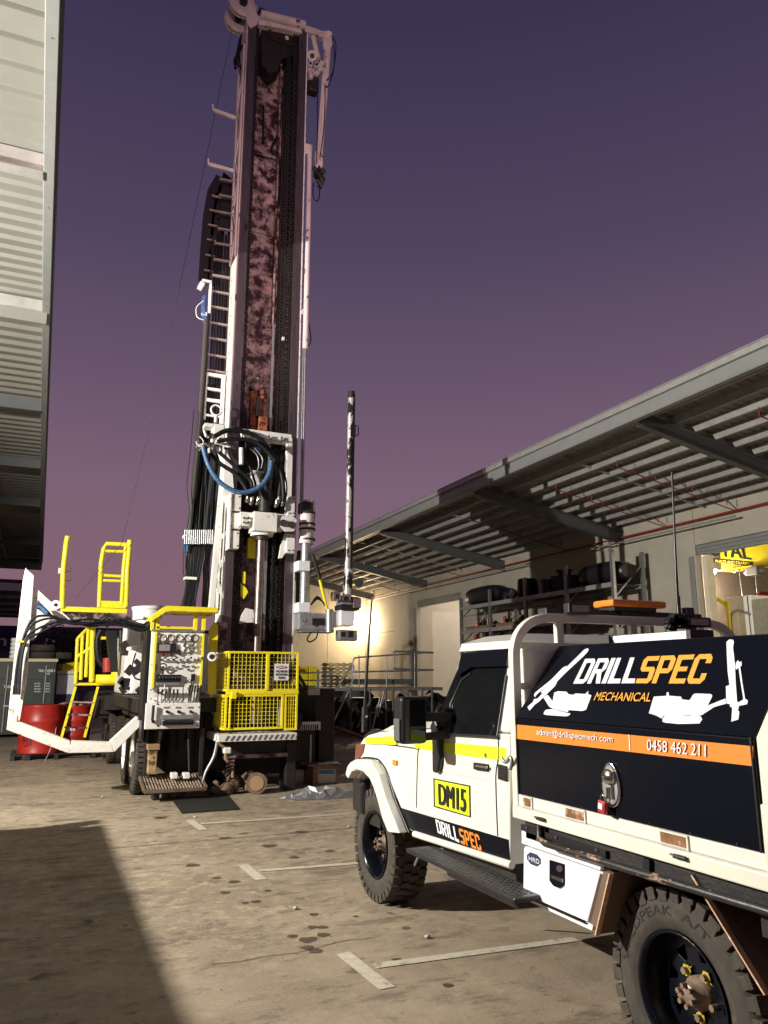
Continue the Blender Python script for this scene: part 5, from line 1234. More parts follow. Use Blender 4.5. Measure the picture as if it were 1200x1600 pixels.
# white loading boom in front
YW = 12.5
m_boom = mat('scraped_white_boom', (.74, .72, .66), .45, var=.06, wear=(.50, .20, .13), ws=6, wa=.57, soft=.12, stretch=(1, 1, 2.5))
bo = MB().prism([R(x, y, YW) for x, y in ((40, 887), (53, 899), (42, 1060), (31, 1126), (11, 1135), (24, 1010), (36, 905))], (0, .2, 0)).build('loading_boom', m_rigw, rig, bevel=.01)
MB().prism([R(x, y, YW-.01) for x, y in ((32, 1128), (110, 1158), (111, 1174), (104, 1176), (10, 1140), (12, 1128))], (0, .22, 0)).build('boom_bar', m_boom, bo, bevel=.008)
MB().prism([R(x, y, YW-.01) for x, y in ((112.5, 1158), (173, 1160), (178, 1175), (106, 1176.5))], (0, .22, 0)).build('boom_bar', m_boom, bo, bevel=.008)
MB().prism([R(x, y, YW-.01) for x, y in ((172, 1159), (214, 1120), (222, 1121), (222, 1132), (216, 1138), (179, 1175))], (0, .22, 0)).build('boom_bar', m_rigw, bo, bevel=.008)
MB().prism([R(x, y, YW+.05) for x, y in ((55, 918), (90, 950), (112, 970), (78, 968), (52, 1000), (42, 1002), (48, 960), (30, 958), (34, 940), (52, 935))], (0, .05, 0), [[R(x, y, YW+.05) for x, y in ((59, 937), (78, 956), (72, 962), (57, 950))]]).build('boom_gusset', m_rigw, bo)
MB().cyl(R(87, 945, YW), R(87, 945, YW+.08), .07, 16).build('lifting_eye', m_rigw, bo); MB().cyl(R(87, 945, YW-.005), R(87, 945, YW-.001), .025, 12).build('eye_hole', m_dark, bo)
rb('boom_patch', m_tray, 17, 1118, 27, 1128, YW-.012, .012, bo)
HB = [[(24, 1085), (28, 1040), (36, 1000), (52, 975), (80, 966), (110, 972), (150, 978), (190, 968), (220, 982), (240, 975)],
      [(27, 1085), (31, 1040), (38, 1002), (56, 984), (88, 972), (120, 972), (160, 974), (200, 975), (232, 980)],
      [(30, 1085), (34, 1030), (42, 1000), (60, 990), (92, 975), (130, 968), (160, 970), (205, 980), (236, 985)],
      [(22, 1085), (26, 1045), (33, 1008), (50, 968), (76, 962), (98, 968), (140, 974), (180, 973), (215, 978), (236, 970)],
      [(58, 945), (66, 948), (80, 962), (96, 968), (150, 976), (190, 975)], [(58, 950), (70, 952), (86, 966), (120, 975), (180, 970), (215, 985), (238, 978)]]
for i, pts in enumerate(HB): MB().tube([R(x, y, YW-.08-.02*(i % 3)) for x, y in pts], .018 if i < 4 else .02, 6, curve=5).build('boom_hose', m_hose, bo)
MB().tube([R(x, y, YW-.12) for x, y in ((58, 947), (66, 950), (74, 958))], .03, 6, curve=3).build('blue_tape', m_blue, bo)
rb('hose_clip', m_yel, 26, 1001, 38, 1004, YW-.14, .1, bo)
for k in range(4): rb('hose_coupling', m_chrome, 20+k*3.3, 1070, 22+k*3.3, 1086, YW-.12, .05, bo, bevel=.004)
mb = MB()
for k in range(5): mb.tube([R(150+k*4, 972+k*2, YW+.3), R(170+k*4, 960+k*2, YW+.3), R(195, 968+k*3, YW+.2), R(232, 978+k*2, YW)], .016, 6, curve=4)
mb.build('boom_hose', m_hose, bo)
MB().tube([R(363, 45, YM+.4), R(250, 600, 14.0), B(190, 850, 16), B(118, 935, 16.2)], .006, 4).build('winch_rope', m_dark, rig)
# ================================================================== WHITE UTE
XT, XB, XR = 2.46, 2.54, 4.30
XBR = 4.22
ute = thing('utility_truck', (3.38, 4.4, 0), 'white single cab service ute with black signwritten canopy box', 'ute')
def T(x, y, X=XT): return onX(x, y, X)
def TP(pts, X=XB): return [onX(x, y, X) for x, y in pts]
def side(name, pts, m_, X=XB, t=.003, parent=None, bevel=0, holes=()):
    """plate lying on the truck's left side, t metres proud of X"""
    return MB().prism([p for p in TP(pts, X)], (-t, 0, 0), [TP(h, X) for h in holes]).build(name, m_, parent or ute, bevel=bevel)
W = XBR-XB
prof = [(567,1155),(575,1149),(590,1144.5),(624,1141),(683,1139),(797,1147),(797,1352),(648,1301),(640,1296),(626,1262),(611,1225),(600,1211),(583,1204),(567,1206),(557,1217),(554,1200),(558,1170)]
body = MB().prism(TP(prof), (W, 0, 0)).build('body', m_truck, ute, bevel=.018, seg=3)
# bonnet crown
bl_ = TP([(572,1152),(592,1143),(624,1139.5),(683,1137)])
sec = lambda dx, dz: [p+V((dx, 0, dz*(.4 if i == 0 else 1))) for i, p in enumerate(bl_)]
L4 = [sec(.03, .0), sec(.12, .045), sec(.4, .07), sec(W/2, .08), sec(W-.4, .07), sec(W-.12, .045), sec(W-.03, 0)]
mb = MB()
for a, b in zip(L4, L4[1:]): mb.add(a+b, [(i, i+1, i+5, i+4) for i in range(3)], True)
mb.build('bonnet', m_truck, ute)
# greenhouse
bf, br = T(683, 1139, XB), T(797, 1146, XB); tf, tr2 = T(723, 1021, XB+.14), T(798, 1012, XB+.12)
tf.x = tr2.x = XB+.13; zt2 = (tf.z+tr2.z)/2; tf.z = tr2.z = zt2
mir = lambda p: V((XB+XBR-p.x, p.y, p.z))
gh = MB().loft([bf, br, mir(br), mir(bf)], [tf, tr2, mir(tr2), mir(tf)]).build('cab_frame', m_truck, ute, bevel=.025, seg=3)
rf0 = [tf+V((-.02, .02, .004)), tr2+V((-.02, -.03, .004)), mir(tr2)+V((.02, -.03, .004)), mir(tf)+V((.02, .02, .004))]
rf1 = [p+V((.02 if p.x < 3.3 else -.02, 0, .05)) for p in rf0]; rf2 = [p+V((.14 if p.x < 3.3 else -.14, -.12 if i in (0, 3) else .1, .05)) for i, p in enumerate(rf1)]
mb = MB().loft(rf0, rf1, cap=False).loft(rf1, rf2, cap=False); mb.add(rf2, [(0,1,2,3)]); mb.add(rf0, [(0,1,2,3)])
mb.build('roof', m_truck, ute, bevel=.03, seg=3)
ct = MB().box((XB+.02, br.y-.16, 1.0), (XBR-.02, br.y-.012, zt2+.03)); ct.build('cab_rear', m_truck, ute, bevel=.05, seg=3)
n_ = (br-bf).cross(tr2-bf).normalized(); n_ = -n_ if n_.x > 0 else n_
def GP(pts, d): return [onP(x, y, bf+n_*d, n_) for x, y in pts]
gl = MB().prism(GP([(686,1121),(698,1146),(777,1150),(790,1060),(795,1020),(725,1026),(703,1077)], .003), n_*.006).build('side_window', m_glassd, ute)
vs_ = MB().prism(GP([(722,1021),(797,1014),(794,1041),(737,1043),(714,1058)], .03), n_*.008).build('window_visor', m_gloss, ute, bevel=.004)
MB().tube(GP([(703,1147),(704,1100),(722,1062),(736,1052)], .012), .008, 6).build('window_seal', m_black, gl)
MB().tube(GP([(698,1147),(777,1151.5)], .010), .009, 6).tube(GP([(777,1150),(791,1055)], .010), .007, 6).build('window_seal', m_black, gl)
# windscreen
ws = MB().loft([bf+V((.1, .006, .02)), mir(bf)+V((-.1, .006, .02)), mir(tf)+V((-.06, .006, -.03)), tf+V((.06, .006, -.03))], [bf+V((.1, .012, .02)), mir(bf)+V((-.1, .012, .02)), mir(tf)+V((-.06, .012, -.03)), tf+V((.06, .012, -.03))]).build('windscreen', m_glassd, ute)
# black decal along the lower door and sill
side('lower_panel', [(627,1262),(640,1266),(795,1312),(797,1350),(649,1300),(641,1295)], m_gloss, t=.004)
for pts in ([(655,1141),(657,1165),(653,1180),(651,1262)], [(779,1147),(779,1185),(775,1215),(778,1306)], [(574,1162),(600,1163),(640,1168),(655,1171)]):
    MB().tube([p+V((-.001, 0, 0)) for p in TP(pts)], .0045, 5, curve=3).build('panel_gap', m_black, body)
side('reflective_stripe', [(572,1153),(623,1149.5),(621,1163.5),(574,1162)], m_hivis, t=.012)
side('reflective_stripe', [(648,1155.5),(656,1156),(779,1167),(779,1188),(656,1170.5),(648,1169)], m_hivis, t=.003)
side('reflective_stripe', [(780,1167),(791,1169),(791,1190),(780,1188)], m_hivis, t=.003)
# registration-like fleet plate
dm = side('fleet_number_plate', [(678,1216),(735,1227.5),(736,1277),(679,1260.5)], m_hivis, t=.004)
side('plate_border', [(678,1216),(735,1227.5),(736,1277),(679,1260.5)], m_blackv, t=.0055, parent=dm, holes=[[(680,1218.2),(733.6,1229.2),(734.6,1275),(680.8,1259)]])
q = TP([(686,1257), (727,1269), (727,1233.5), (685,1224)], XB-.008)
text('lettering', 'DM15', q, m_blackv, dm, (0, 0, 0), .024)
q = TP([(684,1301), (718,1316.5), (714,1293), (680,1280)], XB-.008); glyphs('lettering', 'DRILL', q, m_white, ute)
q = TP([(720.5,1317.5), (753,1330), (748,1304.5), (716,1293.5)], XB-.008); glyphs('lettering', 'SPEC', q, m_orange, ute)
ha = side('door_handle', [(743,1191),(764,1194),(764,1205),(743,1202)], m_black, t=.018, bevel=.004); side('handle_lever', [(745,1195),(762,1197),(762,1201),(745,1198)], m_chrome, XB-.018, .012, ha, .003)
MB().cyl(T(760, 1180, XB), T(760, 1180, XB)+V((-.008, 0, 0)), .014, 12).build('door_lock', m_chrome, ute)
vt = side('side_vent', [(780,1194),(792.5,1197),(793,1221),(780,1217)], m_black, t=.01)
for k in range(5): side('vent_slat', [(780,1197+k*4.2),(792.5,1200+k*4.2),(792.5,1202+k*4.2),(780,1199+k*4.2)], m_dark, XB-.010, .008, vt)
side('side_marker', [(615.5,1187),(621.5,1188),(621.5,1196),(615.5,1195)], m_amber, t=.014, bevel=.003)
side('headlight', [(558,1163),(571,1162),(568,1176),(560,1188),(556,1186)], m_redl, t=.012, bevel=.004)
# flare
fl_ = MB().prism(TP([(552,1209),(555,1197),(560,1190),(569,1185.5),(583,1186),(593,1190),(605,1209),(617,1248),(629,1278),(638,1301),(620,1299),(611,1278),(603,1248),(597,1230),(590,1215),(581,1206),(570,1203),(562,1205),(556,1216)], XB), (-.075, 0, 0)).build('wheel_flare', m_truck, ute, bevel=.02, seg=3)
MB().tube([p+V((-.002, 0, 0)) for p in TP([(560,1188.5),(569,1184),(584,1185),(594,1189),(606,1208),(618,1247),(630,1277),(640,1301)])], .008, 6, curve=3).build('flare_seal', m_black, fl_)
# bull bar
bb_ = MB().tube([V((XB+.15, p.y, p.z)) for p in TP([(570,1150),(562,1148),(553,1153),(548,1165),(546,1200),(549,1222)])], .045, 12, curve=4).build('bull_bar', m_black, ute)
MB().tube([V((XB+.15, T(553,1153,XB).y+.06, T(553,1153,XB).z)), V((XBR-.15, T(553,1153,XB).y+.06, T(553,1153,XB).z))], .035, 10).build('bull_bar_tube', m_black, bb_)
p = T(552, 1230, XB); MB().box((XB+.03, p.y-.12, .62), (XBR-.03, p.y+.12, .90)).build('front_bumper', m_black, ute, bevel=.04, seg=3)
MB().box((XB+.1, p.y-.35, .55), (XBR-.1, p.y-.13, .95)).build('bumper_mount', m_dark, ute)
# front whip antenna
Ya_ = p.y+.06; pts = [onY(569, 1140, Ya_), onY(571, 1085, Ya_), onY(575, 1020, Ya_), onY(581, 935, Ya_)]
an = MB().tube(pts, [.020, .016, .013, .009], 8).build('front_antenna', m_black, ute); MB().cyl(onY(569, 1144, Ya_), onY(570, 1105, Ya_), .026, 12).build('antenna_spring', m_dark, an); MB().cyl(onY(570, 1118, Ya_), onY(570, 1121, Ya_), .029, 12).build('antenna_ring', m_chrome, an)
# mirror
YMr = 4.72
def MR(x, y): return onY(x, y, YMr)
a, b = MR(628, 1125), MR(668, 1125); zt_, zb_ = MR(648, 1089).z, MR(648, 1163).z
mr_ = MB().box((a.x, YMr, zb_), (b.x, YMr+.14, zt_)).build('mirror', m_black, ute, bevel=.025, seg=3)
for (y0, y1) in ((1093, 1136), (1139, 1157)): MB().box((MR(640, 1100).x, YMr-.006, MR(650, y1).z), (MR(664, 1100).x, YMr-.001, MR(650, y0).z)).build('mirror_glass', m_glassd, mr_, bevel=.004)
MB().box((a.x-.012, YMr+.02, zb_+.02), (a.x-.001, YMr+.11, zt_-.14)).build('mirror_trim', m_beam, mr_, bevel=.005)
md = T(690, 1131, XB)
MB().bar(V((b.x-.01, YMr+.06, md.z+.05)), V((XB+.05, YMr-.02, md.z+.05)), .07, .06).bar(V((b.x-.01, YMr+.06, md.z-.08)), V((XB+.04, YMr-.02, md.z-.06)), .06, .05).build('mirror_arm', m_black, mr_, bevel=.01)
MB().prism([p_+V((.02, 0, 0)) for p_ in TP([(684,1120),(694,1143),(693,1190),(691,1204),(688,1208),(682,1205),(681,1150),(678,1135)])], (-.055, 0, 0)).build('mirror_bracket', m_black, ute, bevel=.012)
# side step
s0, s1 = T(638, 1312, XB-.2), T(805, 1376, XB-.2)
st_ = MB().box((XB-.22, s1.y-.02, .618), (XB-.01, s0.y, .645)).build('side_step', m_black, ute, bevel=.008)
ck = MB(); yy = s1.y+.04; k = 0
while yy < s0.y-.05:
    for j in range(5): ck.cbox((XB-.19+j*.037, yy, .647), (.022, .008, .004), rz=.8 if (j+k) % 2 else -.8)
    yy += .035; k += 1
ck.build('tread_pattern', m_beam, st_)
MB().cyl(T(648, 1303, XB-.02), T(800, 1352, XB-.02), .022, 10).build('sill_tube', m_tray, ute)
MB().tube([T(658, 1330, XB), T(653, 1340, XB), T(648, 1352, XB)], .009, 6).build('step_chain', m_steel, ute)
# chassis, drivetrain in the dark below
MB().box((XB+.35, 1.2, .50), (XB+.5, 6.5, .66)).box((XBR-.5, 1.2, .50), (XBR-.35, 6.5, .66)).build('chassis_rail', m_dark, ute)
MB().box((XB+.1, 4.1, .42), (XBR-.1, 5.0, .7)).build('under_tank', m_dark, ute, bevel=.05)
for y_ in (2.8, 6.12): MB().cyl((XB+.2, y_, .42), (XBR-.2, y_, .42), .07, 12).sphere((3.4, y_, .42), .18, 14).build('axle', m_dark, ute)
# --- wheels
m_dullyel = mat('dusty_yellow_plastic', (.42, .33, .04), .6, var=.3)
def utewheel(x, y, R_, sgn=-1, rich=False):
    w2 = .14; c = V((x+w2 if sgn < 0 else x-w2, y, R_)); ax = V((sgn, 0, 0))
    P_ = [(-w2*.85, R_*.58), (-w2, R_*.72), (-w2*.96, R_*.88), (-w2*.72, R_*.965), (0, R_*.985), (w2*.72, R_*.965), (w2*.96, R_*.88), (w2*1.0, R_*.84), (w2*1.0, R_*.72), (w2*.97, R_*.66), (w2*.92, R_*.64), (w2*.9, R_*.60), (w2*.7, R_*.575)]
    t = MB().lathe(P_, c, ax, 64).build('wheel', m_rubber, ute)
    tr_ = MB(); N = 34
    for k in range(N):
        for j, (h, wd, ln, ph) in enumerate(((-.74, .26, .052, 0), (-.28, .24, .048, .5), (.20, .24, .048, .2), (.72, .28, .052, .6))):
            a_ = 2*math.pi*(k+ph)/N; r_ = R_*(.985 if abs(h) < .5 else .968)
            tr_.cbox(c+ax*h*w2+V((0, math.cos(a_)*r_, math.sin(a_)*r_)), (w2*wd*2, ln+(.012 if k % 2 else 0), .026), rx=a_-math.pi/2, rz=0)
        a_ = 2*math.pi*(k+.6)/N                                            # shoulder lugs down the sidewall
        L_ = .050 if k % 2 else .034
        for s_ in (1, -1): tr_.cbox(c+ax*s_*w2*.965+V((0, math.cos(a_)*R_*.915, math.sin(a_)*R_*.915)), (.012, .050, L_), rx=a_-math.pi/2)
    tr_.build('tread', m_rubber, t, kind='stuff', bevel=.003 if rich else 0)
    rr = R_*.59
    rim = MB().lathe([(w2*.93, rr), (w2*.98, rr*1.02), (w2*.98, rr*.97), (w2*.80, rr*.93), (w2*.55, rr*.88), (w2*.2, rr*.85), (-w2*.2, rr*.83), (-w2*.3, rr*.6)], c, ax, 48).build('rim', m_gloss, t)
    cc = c+ax*(w2*.10)
    def pol(a_, r_): return cc+V((0, math.cos(a_)*r_, math.sin(a_)*r_))
    outer = [pol(2*math.pi*k/48, rr*.85) for k in range(48)]; inner = [pol(2*math.pi*k/24, rr*.30) for k in range(24)]
    hs = [inner]
    for k in range(8):
        a_ = 2*math.pi*k/8+.2; hs.append([pol(a_-.2, rr*.74), pol(a_+.2, rr*.74), pol(a_+.12, rr*.52), pol(a_-.04, rr*.50)])
    MB().prism(outer, ax*.012, hs).build('wheel_disc', m_gloss, rim, bevel=.003)
    MB().lathe([(-.04, rr*.82), (-.04, .01)], cc, ax, 32).build('brake_back', m_dark, rim)
    m_nut = bpy.data.materials.get('dusty_bronze_nut') or mat('dusty_bronze_nut', (.28, .20, .14), .5, .5, var=.3, vs=30)
    hb_ = MB().lathe([(-.02, rr*.27), (.03, rr*.27), (.035, rr*.20), (.075, rr*.19), (.085, rr*.15), (.085, .001)], cc, ax, 24).build('hub', m_nut, rim, bevel=.0)
    nb = MB()
    for k in range(6):
        a_ = 2*math.pi*k/6+.3; p_ = cc+V((0, math.cos(a_)*rr*.155, math.sin(a_)*rr*.155)); nb.cyl(p_+ax*.08, p_+ax*.105, .011, 6)
    nb.build('hub_bolt', m_nut, hb_)
    for k in range(5):
        a_ = 2*math.pi*k/5+.9; p_ = cc+V((0, math.cos(a_)*rr*.37, math.sin(a_)*rr*.37))
        MB().cyl(p_, p_+ax*.045, .015, 6).build('wheel_nut', m_nut, rim)
        if rich and k != 2:
            MB().prism([p_+ax*.02+V((0, math.cos(t_)*.026, math.sin(t_)*.026)) for t_ in (a_, a_+1.2, a_+2.1, a_+3.1, a_+4.1, a_+5.2)]+[], ax*.004).prism([p_+ax*.02+V((0, math.cos(a_+u_)*r_*1.0, math.sin(a_+u_)*r_*1.0)) for u_, r_ in ((1.3, .02), (1.57, .042), (1.85, .02))], ax*.004).build('nut_indicator', m_dullyel, rim)
    return t, c, ax
utewheel(2.60, 6.12, .425)
wt, wc, wax = utewheel(2.60, 2.80, .425, rich=True)
utewheel(XBR-.06, 6.12, .425, 1); utewheel(XBR-.06, 2.80, .425, 1)
# raised sidewall lettering
m_side = mat('worn_sidewall_letter', (.012, .010, .009), .6)
def arctext(s, a0, a1, r0, r1):
    vs, fs = text_mesh(s); mb = MB(); ax_ = wc.x-.1415
    mb.add([(ax_-.001, wc.y+math.cos(a0+(a1-a0)*u)*(r0+(r1-r0)*v), wc.z+math.sin(a0+(a1-a0)*u)*(r0+(r1-r0)*v)) for u, v in vs], fs)
    return mb.build('sidewall_lettering', m_side, wt, fix=False)
arctext('WILDPEAK', math.radians(8), math.radians(88), .428*.73, .428*.82)
arctext('A/T', math.radians(97), math.radians(125), .428*.73, .428*.82)

# --- tray
YT0, YT1 = 3.80, 1.1
MB().box((XT-.02, YT1, 1.0), (XR+.02, YT0, 1.062)).build('tray_rail', m_tray, ute, bevel=.006)
zr0 = 1.063
inn = MB().box((XT+.01, YT1, zr0), (XT+.05, YT0-.02, 1.122)).build('tray_side', m_truck, ute, bevel=.004)
m_woodr = mat('rusty_brown_cutout', (.20, .09, .035), .8, var=.5, vs=14, wear=(.45, .30, .18), ws=14, wa=.56)
for x0, x1, ya, yb_ in ((882, 912, 1268, 1283), (1030, 1072, 1301, 1324), (817, 829, 1254, 1262)):
    p0, p1 = T(x0, ya, XT), T(x1, yb_, XT); mb = MB().box((XT+.004, p1.y, zr0+.008), (XT+.009, p0.y, 1.112)); mb.build('rusty_slot', m_woodr, inn)
    MB().box((XT+.002, p1.y-.008, 1.113), (XT+.012, p0.y+.008, 1.12)).box((XT+.002, p1.y-.009, zr0), (XT+.012, p1.y-.001, 1.112)).build('slot_edge', m_tray, inn)
for x, y in ((845, 1280), (1063, 1340)):
    p = T(x, y, XT-.03); l_ = MB().cyl(p+V((0, .035, 0)), p+V((0, -.03, 0)), .009, 10).box((p.x+.003, p.y-.02, p.z-.008), (p.x+.012, p.y+.02, p.z+.008)).build('drop_side_latch', m_black, ute)
    MB().cyl(p+V((0, .055, .003)), p+V((0, .036, .003)), .005, 8).build('latch_pin', m_chrome, l_)
# canopy box
Y0_, Y1_ = 3.765, 2.17; zb_, zc_, zt_ = 1.125, 1.53, 1.925; XL2 = 2.77
cs = lambda y, e=0: [V((XT+.03, y, zb_)), V((XT+.03, y, zc_)), V((XL2+.02, y, zt_-.02)), V((XR-.33, y, zt_-.02)), V((XR-.03, y, zc_)), V((XR-.03, y, zb_))]
bx_ = MB().prism(cs(Y0_-.01), (0, Y1_-Y0_+.02, 0)).build('canopy_box', m_gloss, ute, bevel=.006)
MB().prism([V((XT+.002, Y1_-.006, zb_-.003)), V((XT+.002, Y1_-.006, zc_)), V((XL2-.01, Y1_-.006, zt_)), V((XR-.3, Y1_-.006, zt_)), V((XR, Y1_-.006, zc_)), V((XR, Y1_-.006, zb_))], (0, -.12, 0)).build('box_end_frame', m_tray, ute, bevel=.01)
MB().box((XT, Y1_+.004, zb_), (XT+.026, Y0_, zc_-.002)).build('lower_door', m_gloss, bx_, bevel=.006)
A_, B_, C_, D_ = V((XT, Y0_, zc_+.002)), V((XT, Y1_, zc_+.002)), V((XL2, Y1_, zt_)), V((XL2, Y0_, zt_))
nl = (B_-A_).cross(D_-A_).normalized(); nl = -nl if nl.x > 0 else nl
lid = MB().prism([A_, B_, C_, D_], -nl*.028).build('lid', m_gloss, bx_, bevel=.006)
MB().box((XL2+.002, Y1_, zt_-.016), (XR-.31, Y0_, zt_+.002)).build('box_top', m_gloss, bx_)
def LP(pts, d=.003): return [onP(x, y, A_+nl*d, nl) for x, y in pts]
def Z3(x, y): return (780+x*.35, 980+y*.35)
def decal(name, pts, m_, par, holes=()): return MB().flat(LP([Z3(*p) for p in pts]), [LP([Z3(*p) for p in h]) for h in holes]).build(name, m_, par, fix=False)
q = LP([Z3(330, 252), Z3(604, 250), Z3(640, 134), Z3(384, 141)]); glyphs('lettering', 'DRILL', q, m_white, lid, gap=.10)
q = LP([Z3(608, 250), Z3(910, 252), Z3(960, 118), Z3(650, 131)]); glyphs('lettering', 'SPEC', q, m_orange2, lid, gap=.09)
q = LP([Z3(422, 327), Z3(674, 333), Z3(684, 294), Z3(438, 291)]); text('lettering', 'MECHANICAL', q, m_orange2, lid, (0, 0, 0), .003)
# drill rig silhouettes
decal('rig_emblem', [(126,355),(150,335),(155,322),(172,318),(192,296),(186,290),(380,100),(392,94),(400,98),(396,108),(378,128),(300,200),(260,240),(250,262),(215,296),(200,310),(180,330),(160,345),(135,372)], m_white, lid)
decal('rig_emblem', [(155,305),(160,292),(230,236),(285,180),(300,172),(302,182),(232,246),(168,300),(160,312)], m_white, lid)
decal('rig_emblem', [(196,312),(216,302),(238,330),(246,292),(262,286),(300,288),(306,296),(312,300),(330,302),(340,296),(384,298),(398,284),(396,298),(412,304),(388,368),(372,374),(310,370),(306,380),(240,364),(224,356)], m_white, lid)
decal('rig_emblem', [(200,380),(208,368),(240,366),(308,384),(318,384),(312,394),(300,398),(212,392),(198,388)], m_white, lid)
decal('rig_emblem', [(1014,66),(1028,54),(1044,56),(1048,66),(1044,90),(1052,160),(1056,250),(1062,330),(1072,346),(1066,372),(1072,376),(1068,412),(1036,422),(1040,360),(1028,352),(1032,345),(1014,340),(1012,264),(1028,258),(1020,200),(1016,120)], m_white, lid)
decal('rig_emblem', [(1054,180),(1056,160),(1066,146),(1070,156),(1082,152),(1082,172),(1076,176),(1086,250),(1098,320),(1110,326),(1108,344),(1066,352),(1064,338),(1090,322),(1080,260),(1068,180),(1058,190)], m_white, lid)
decal('rig_emblem', [(668,384),(690,310),(746,306),(748,290),(756,290),(758,306),(812,310),(816,322),(850,326),(866,300),(876,296),(944,298),(952,306),(930,350),(1010,318),(1012,342),(960,356),(905,392),(880,398),(848,394),(730,398),(726,408),(700,394)], m_white, lid)
decal('rig_emblem', [(728,420),(730,404),(744,396),(900,398),(906,412),(894,430),(800,432),(740,426)], m_white, lid)
os2 = MB().prism(TP([(806,1132),(1177,1166),(1177,1197),(806,1154)], XT), (-.003, 0, 0)).build('orange_stripe', m_orange, bx_)
def stx(s, c4, m_): text('lettering', s, TP([Z3(*p) for p in c4], XT-.006), m_, os2, (0, 0, 0), .002)
stx('admin@drillspecmech.com', ((168, 487), (507, 523), (507, 484), (168, 453)), m_white)
stx('0458 462 211', ((660, 549), (923, 578), (923, 524), (660, 500)), m_white)
MB().flat(TP([Z3(*p) for p in ((577, 479), (581, 479), (585, 551), (581, 551))], XT-.006)).build('divider', m_white, os2, fix=False)
# handle and padlock
hc = T(957, 1226, XT)
ov = lambda c, a_, b_, x: [V((x, c.y+math.cos(t)*a_*(1-.15*math.sin(t)), c.z+math.sin(t)*b_)) for t in [k*math.pi/14 for k in range(28)]]
hd_ = MB().prism(ov(hc, .062, .098, XT), (-.012, 0, 0)).build('handle_escutcheon', m_chrome, bx_, bevel=.005)
MB().prism(ov(hc, .05, .085, XT-.0125), (-.002, 0, 0)).build('handle_recess', m_steel, hd_)
MB().sphere(hc+V((-.02, 0, .035)), .045, 16, (.5, 1, .8)).build('handle_lever', m_chrome, hd_)
MB().cyl(hc+V((-.02, .01, -.01)), hc+V((-.02, .012, -.06)), .008, 8).cyl(hc+V((-.02, -.02, 0)), hc+V((-.02, -.02, -.06)), .006, 8).build('lock_hasp', m_chrome, hd_)
pk = thing('padlock', tuple(hc+V((-.03, .03, -.10))), 'small red padlock hanging from the chrome canopy handle', 'padlock')
pc = hc+V((-.035, .034, -.10))
MB().cbox(pc, (.022, .05, .055), rx=.15).build('padlock_body', m_redtag, pk, bevel=.005)
MB().cbox(pc+V((-.0125, .003, .004)), (.002, .028, .026), rx=.15).build('padlock_label', m_white, pk)
MB().tube([pc+V((0, .012, .025)), pc+V((0, .010, .045)), pc+V((0, -.002, .055)), pc+V((0, -.014, .045)), pc+V((0, -.012, .025))], .004, 6, curve=3).build('shackle', m_chrome, pk)
# pressed swage line along the door, window winder shadow gap and box corner trims
MB().tube([p+V((.004, 0, 0)) for p in TP([(657,1196),(700,1206),(776,1222)])], .007, 6).build('door_swage', m_truck, body)
for yy_ in (Y0_-.012, Y1_+.012): MB().bar(V((XT-.001, yy_, zb_)), V((XT-.001, yy_, zc_)), .004, .012, up=(1, 0, 0)).build('corner_trim', m_black, bx_)
for k in range(7): MB().cyl(V((XT-.001, Y1_+.12+k*.23, zb_+.012)), V((XT-.004, Y1_+.12+k*.23, zb_+.012)), .004, 6).build('rivet', m_dark, bx_)
# rear corner post with latch
rp_ = MB().box((XT-.025, 1.95, 1.063), (XT+.08, Y1_-.02, 1.30)).build('rear_corner_post', m_tray, ute, bevel=.006)
MB().box((XT-.032, 2.02, 1.15), (XT-.0255, 2.11, 1.24)).build('post_recess', m_fascia, rp_, bevel=.004); MB().cbox((XT-.04, 2.065, 1.19), (.02, .05, .06)).build('latch', m_chrome, rp_, bevel=.008)
# headboard hoop
YHb = 3.82
def HBp(x, y): return onY(x, y, YHb)
z0_ = 1.02
pl_ = HBp(809, 1262); pts = [V((XT+.04, YHb, 1.0)), V((XT+.04, YHb, 1.75)), V((XT+.05, YHb, 1.93)), V((XT+.11, YHb, 2.03)), V((XT+.22, YHb, 2.085)), V((XT+.4, YHb, 2.095)), V((3.38, YHb, 2.095))]
sm_ = smooth(pts, 4); sm_ = sm_+[V((XT+XR-p.x, p.y, p.z)) for p in reversed(sm_[:-1])]
hoop = MB(); 
for i in range(len(sm_)-1):
    d = (sm_[i+1]-sm_[i]).normalized(); 
ring = []
for i, p in enumerate(sm_):
    d = (sm_[min(i+1, len(sm_)-1)]-sm_[max(i-1, 0)]).normalized(); nrm = V((d.z, 0, -d.x))*.026; t = V((0, .026, 0)); ring.append([p-nrm-t, p+nrm-t, p+nrm+t, p-nrm+t])
for a, b in zip(ring, ring[1:]): hoop.loft(a, b, cap=False)
hoop.build('headboard_hoop', m_tray, ute, bevel=.006)
for z in (1.40, 1.70, 1.93): MB().box((XT+.068, YHb-.02, z-.018), (XR-.068, YHb+.02, z+.018)).build('headboard_rail', m_tray, ute, bevel=.003)
for x in (2.82, 3.38, 3.94): MB().box((x-.025, YHb-.018, 1.0), (x+.025, YHb+.018, 2.068)).build('headboard_bar', m_tray, ute, bevel=.003)
MB().box((XT+.07, YHb-.012, 1.0), (XR-.07, YHb+.012, 1.38)).build('headboard_panel', m_tray, ute)
hk_ = MB().tube([p+V((0, 0, 0)) for p in TP([(784,1184),(788,1190),(793,1190),(796,1183),(800,1188),(798,1202)], XT-.02)], .010, 7, curve=3).build('tie_hook', m_steel, ute)
